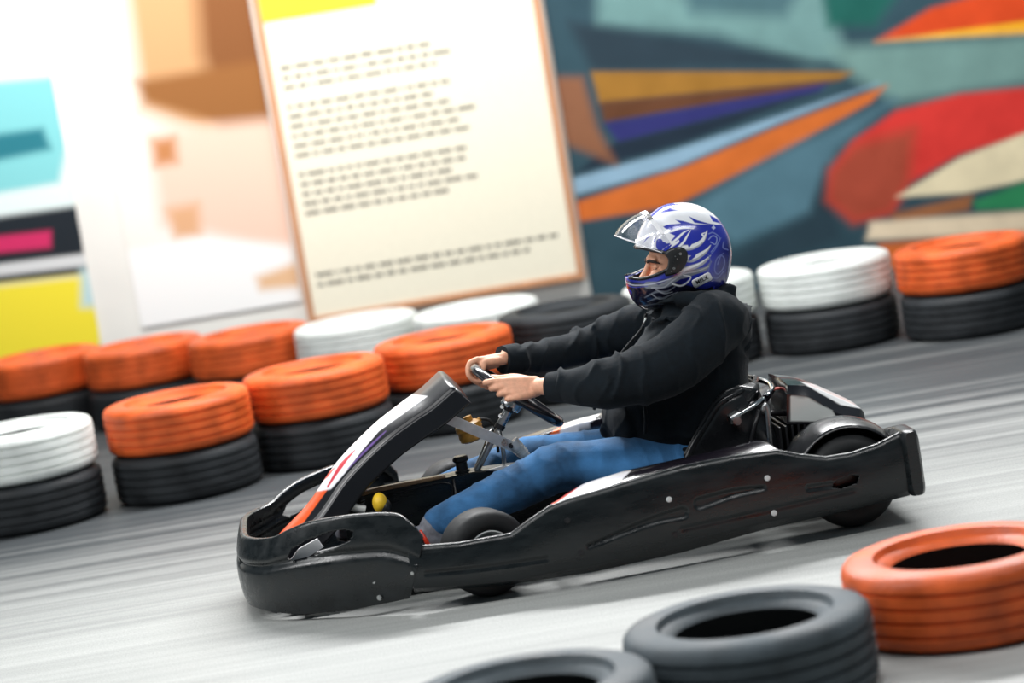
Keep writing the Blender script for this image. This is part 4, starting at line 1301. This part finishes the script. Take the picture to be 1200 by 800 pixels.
# raised clear visor: a fan swung up about the pivots
VP = kat(789, 300, 0); vis_px = [(720.5, 276), (726, 267.5), (735, 259), (746, 252), (757, 247.5)]
VC = catmull([kat(a, b_, 0) for a, b_ in vis_px], 24)


def visor_pt(s, al, grow=0):
    i = s * 24; k = min(int(i), 23); p = VC[k].lerp(VC[k + 1], i - k); d = (p - VP); L = d.length + grow
    ca = abs(math.cos(al)) ** .75
    return VP + d.normalized() * L * ca + Vector((0, (HW + .006 + grow) * math.sin(al), 0))


rows = [[visor_pt(s / 24, math.radians(-78 + 156 * k / 80)) for k in range(81)] for s in range(25)]
vo = po('visor', grid(rows), M['visor'], hel); solid(vo, .0022, 0)
# lower rim of the visor in white gloss
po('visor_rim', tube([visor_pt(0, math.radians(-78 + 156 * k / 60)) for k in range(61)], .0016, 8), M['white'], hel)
rows = [[visor_pt(.86 + .2 * s / 6 if .86 + .2 * s / 6 < 1 else 1, math.radians(-64 + 128 * k / 80), .0025 + (.0 if s < 6 else 0)) for k in range(81)] for s in range(7)]
st_ = po('visor_strip', grid(rows), M['white'], hel); solid(st_, .001, 0)


def text_on(fn, txt, size, mat, name, parent):
    """lettering laid on a curved surface: fn maps text-plane (u, v) in metres to a point"""
    s = text_shape(txt, size, Matrix.Identity(4), .0)
    bm = bmesh.new(); vs = [bm.verts.new(q) for q in s[0]]
    for f in s[1]:
        try: bm.faces.new([vs[i] for i in f])
        except ValueError: pass
    bmesh.ops.triangulate(bm, faces=bm.faces[:]); bmesh.ops.subdivide_edges(bm, edges=bm.edges[:], cuts=2)
    bm.verts.index_update(); V = [fn(v.co.x, v.co.y) for v in bm.verts]; F = [tuple(v.index for v in f.verts) for f in bm.faces]; bm.free()
    o = po(name, (V, F), mat, parent, False); solid(o, .0006, 0); return o


# letters on the visor strip, reading along it; text x runs over the crown towards the near side
text_on(lambda u, v: visor_pt(min(1, max(0, .93 + v / .1)), math.radians(-28) + -u / .115, .0042), 'FFM', .020, M['ink'], 'lettering', hel)
# white sticker above the neck edge
sc_ = Vector((822.5, 328)); sd2 = math.radians(-27)


def stick(u, v, g):     # u along, v up in pixels
    x = sc_.x + u * math.cos(sd2) + v * math.sin(sd2); y = sc_.y + u * math.sin(sd2) - v * math.cos(sd2)
    return on_helmet(x, y) + Vector((0, -g, 0))


ring = []
for (cx_, cy_, a0) in ((9, 2.2, 0), (-9, 2.2, 90), (-9, -2.2, 180), (9, -2.2, 270)):
    for k in range(6):
        a = math.radians(a0 + 18 * k); ring.append((cx_ + 3 * math.cos(a), cy_ + 2.8 * math.sin(a)))
rows = [[stick(u * k, v * k, .0016) for u, v in ring] for k in (1, .75, .5, .25, .02)]
o = po('helmet_sticker', grid(rows, False, True), M['white'], hel, True); solid(o, .001, 0)
text_on(lambda u, v: stick(u * 1000, v * 1000, .0028), 'MELX', .0062, M['ink'], 'lettering', hel)

# ================================================================== light: hall lamps overhead, added fill for the face and the wall
def area(name, loc, size, power, target=None, col=(1, 1, 1), spread=180):
    L = bpy.data.lights.new(name, 'AREA'); L.shape = 'RECTANGLE'; L.size, L.size_y = size; L.energy = power; L.color = col; L.spread = math.radians(spread)
    o = bpy.data.objects.new(name, L); C.objects.link(o); o.location = loc
    if target is not None: o.rotation_euler = (Vector(target) - Vector(loc)).to_track_quat('-Z', 'Y').to_euler()
    return o


area('overhead_light', (-1.8, -2.6, 4.0), (3.4, .4), 78, (-1.8, -2.0, 0))
area('overhead_light', (2.0, -2.6, 4.0), (3.4, .4), 66, (2.0, -2.0, 0))
area('overhead_light', (-4.6, -1.4, 3.5), (.5, 2.5), 120, (0, -.6, .5))  # added to brighten the driver's face, no fixture known here
area('overhead_light', (0.4, 2.2, 3.2), (4.6, .3), 360, (0.3, -.4, 0))
area('wall_fill', (-1.7, 4.0, 4.0), (3.4, .3), 86, (-1.7, 6.0, 1.3), (1, .985, .95), 110)  # added pair of fill lights to brighten the wall and its boards
area('wall_fill', (2.2, 4.0, 4.0), (3.4, .3), 66, (2.2, 6.0, 1.3), (1, .985, .95), 110)

w = bpy.data.worlds.new('hall'); bpy.context.scene.world = w; w.use_nodes = True
bg = w.node_tree.nodes['Background']; bg.inputs[0].default_value = (.68, .88, 1.0, 1); bg.inputs[1].default_value = .13

# ================================================================== camera
cam = bpy.data.cameras.new('camera'); co = bpy.data.objects.new('camera', cam); C.objects.link(co)
cam.sensor_fit = 'HORIZONTAL'; cam.sensor_width = 36; cam.lens = 36 * CF / 1200; cam.clip_end = 100
fw = Vector((0, pc, -ps)); r0 = Vector((1, 0, 0)); u0 = Vector((0, ps, pc))
R = r0 * rc - u0 * rs; U = r0 * rs + u0 * rc
mw = Matrix((R, U, -fw)).transposed().to_4x4(); mw.translation = Vector((0, -CD, CH))
co.matrix_world = mw
cam.dof.use_dof = True; cam.dof.focus_distance = 8.15; cam.dof.aperture_fstop = 1.5
bpy.context.scene.camera = co
vs_ = bpy.context.scene.view_settings
vs_.view_transform = 'Standard'; vs_.look = 'None'; vs_.exposure = 0.14; vs_.gamma = 1; vs_.use_curve_mapping = False
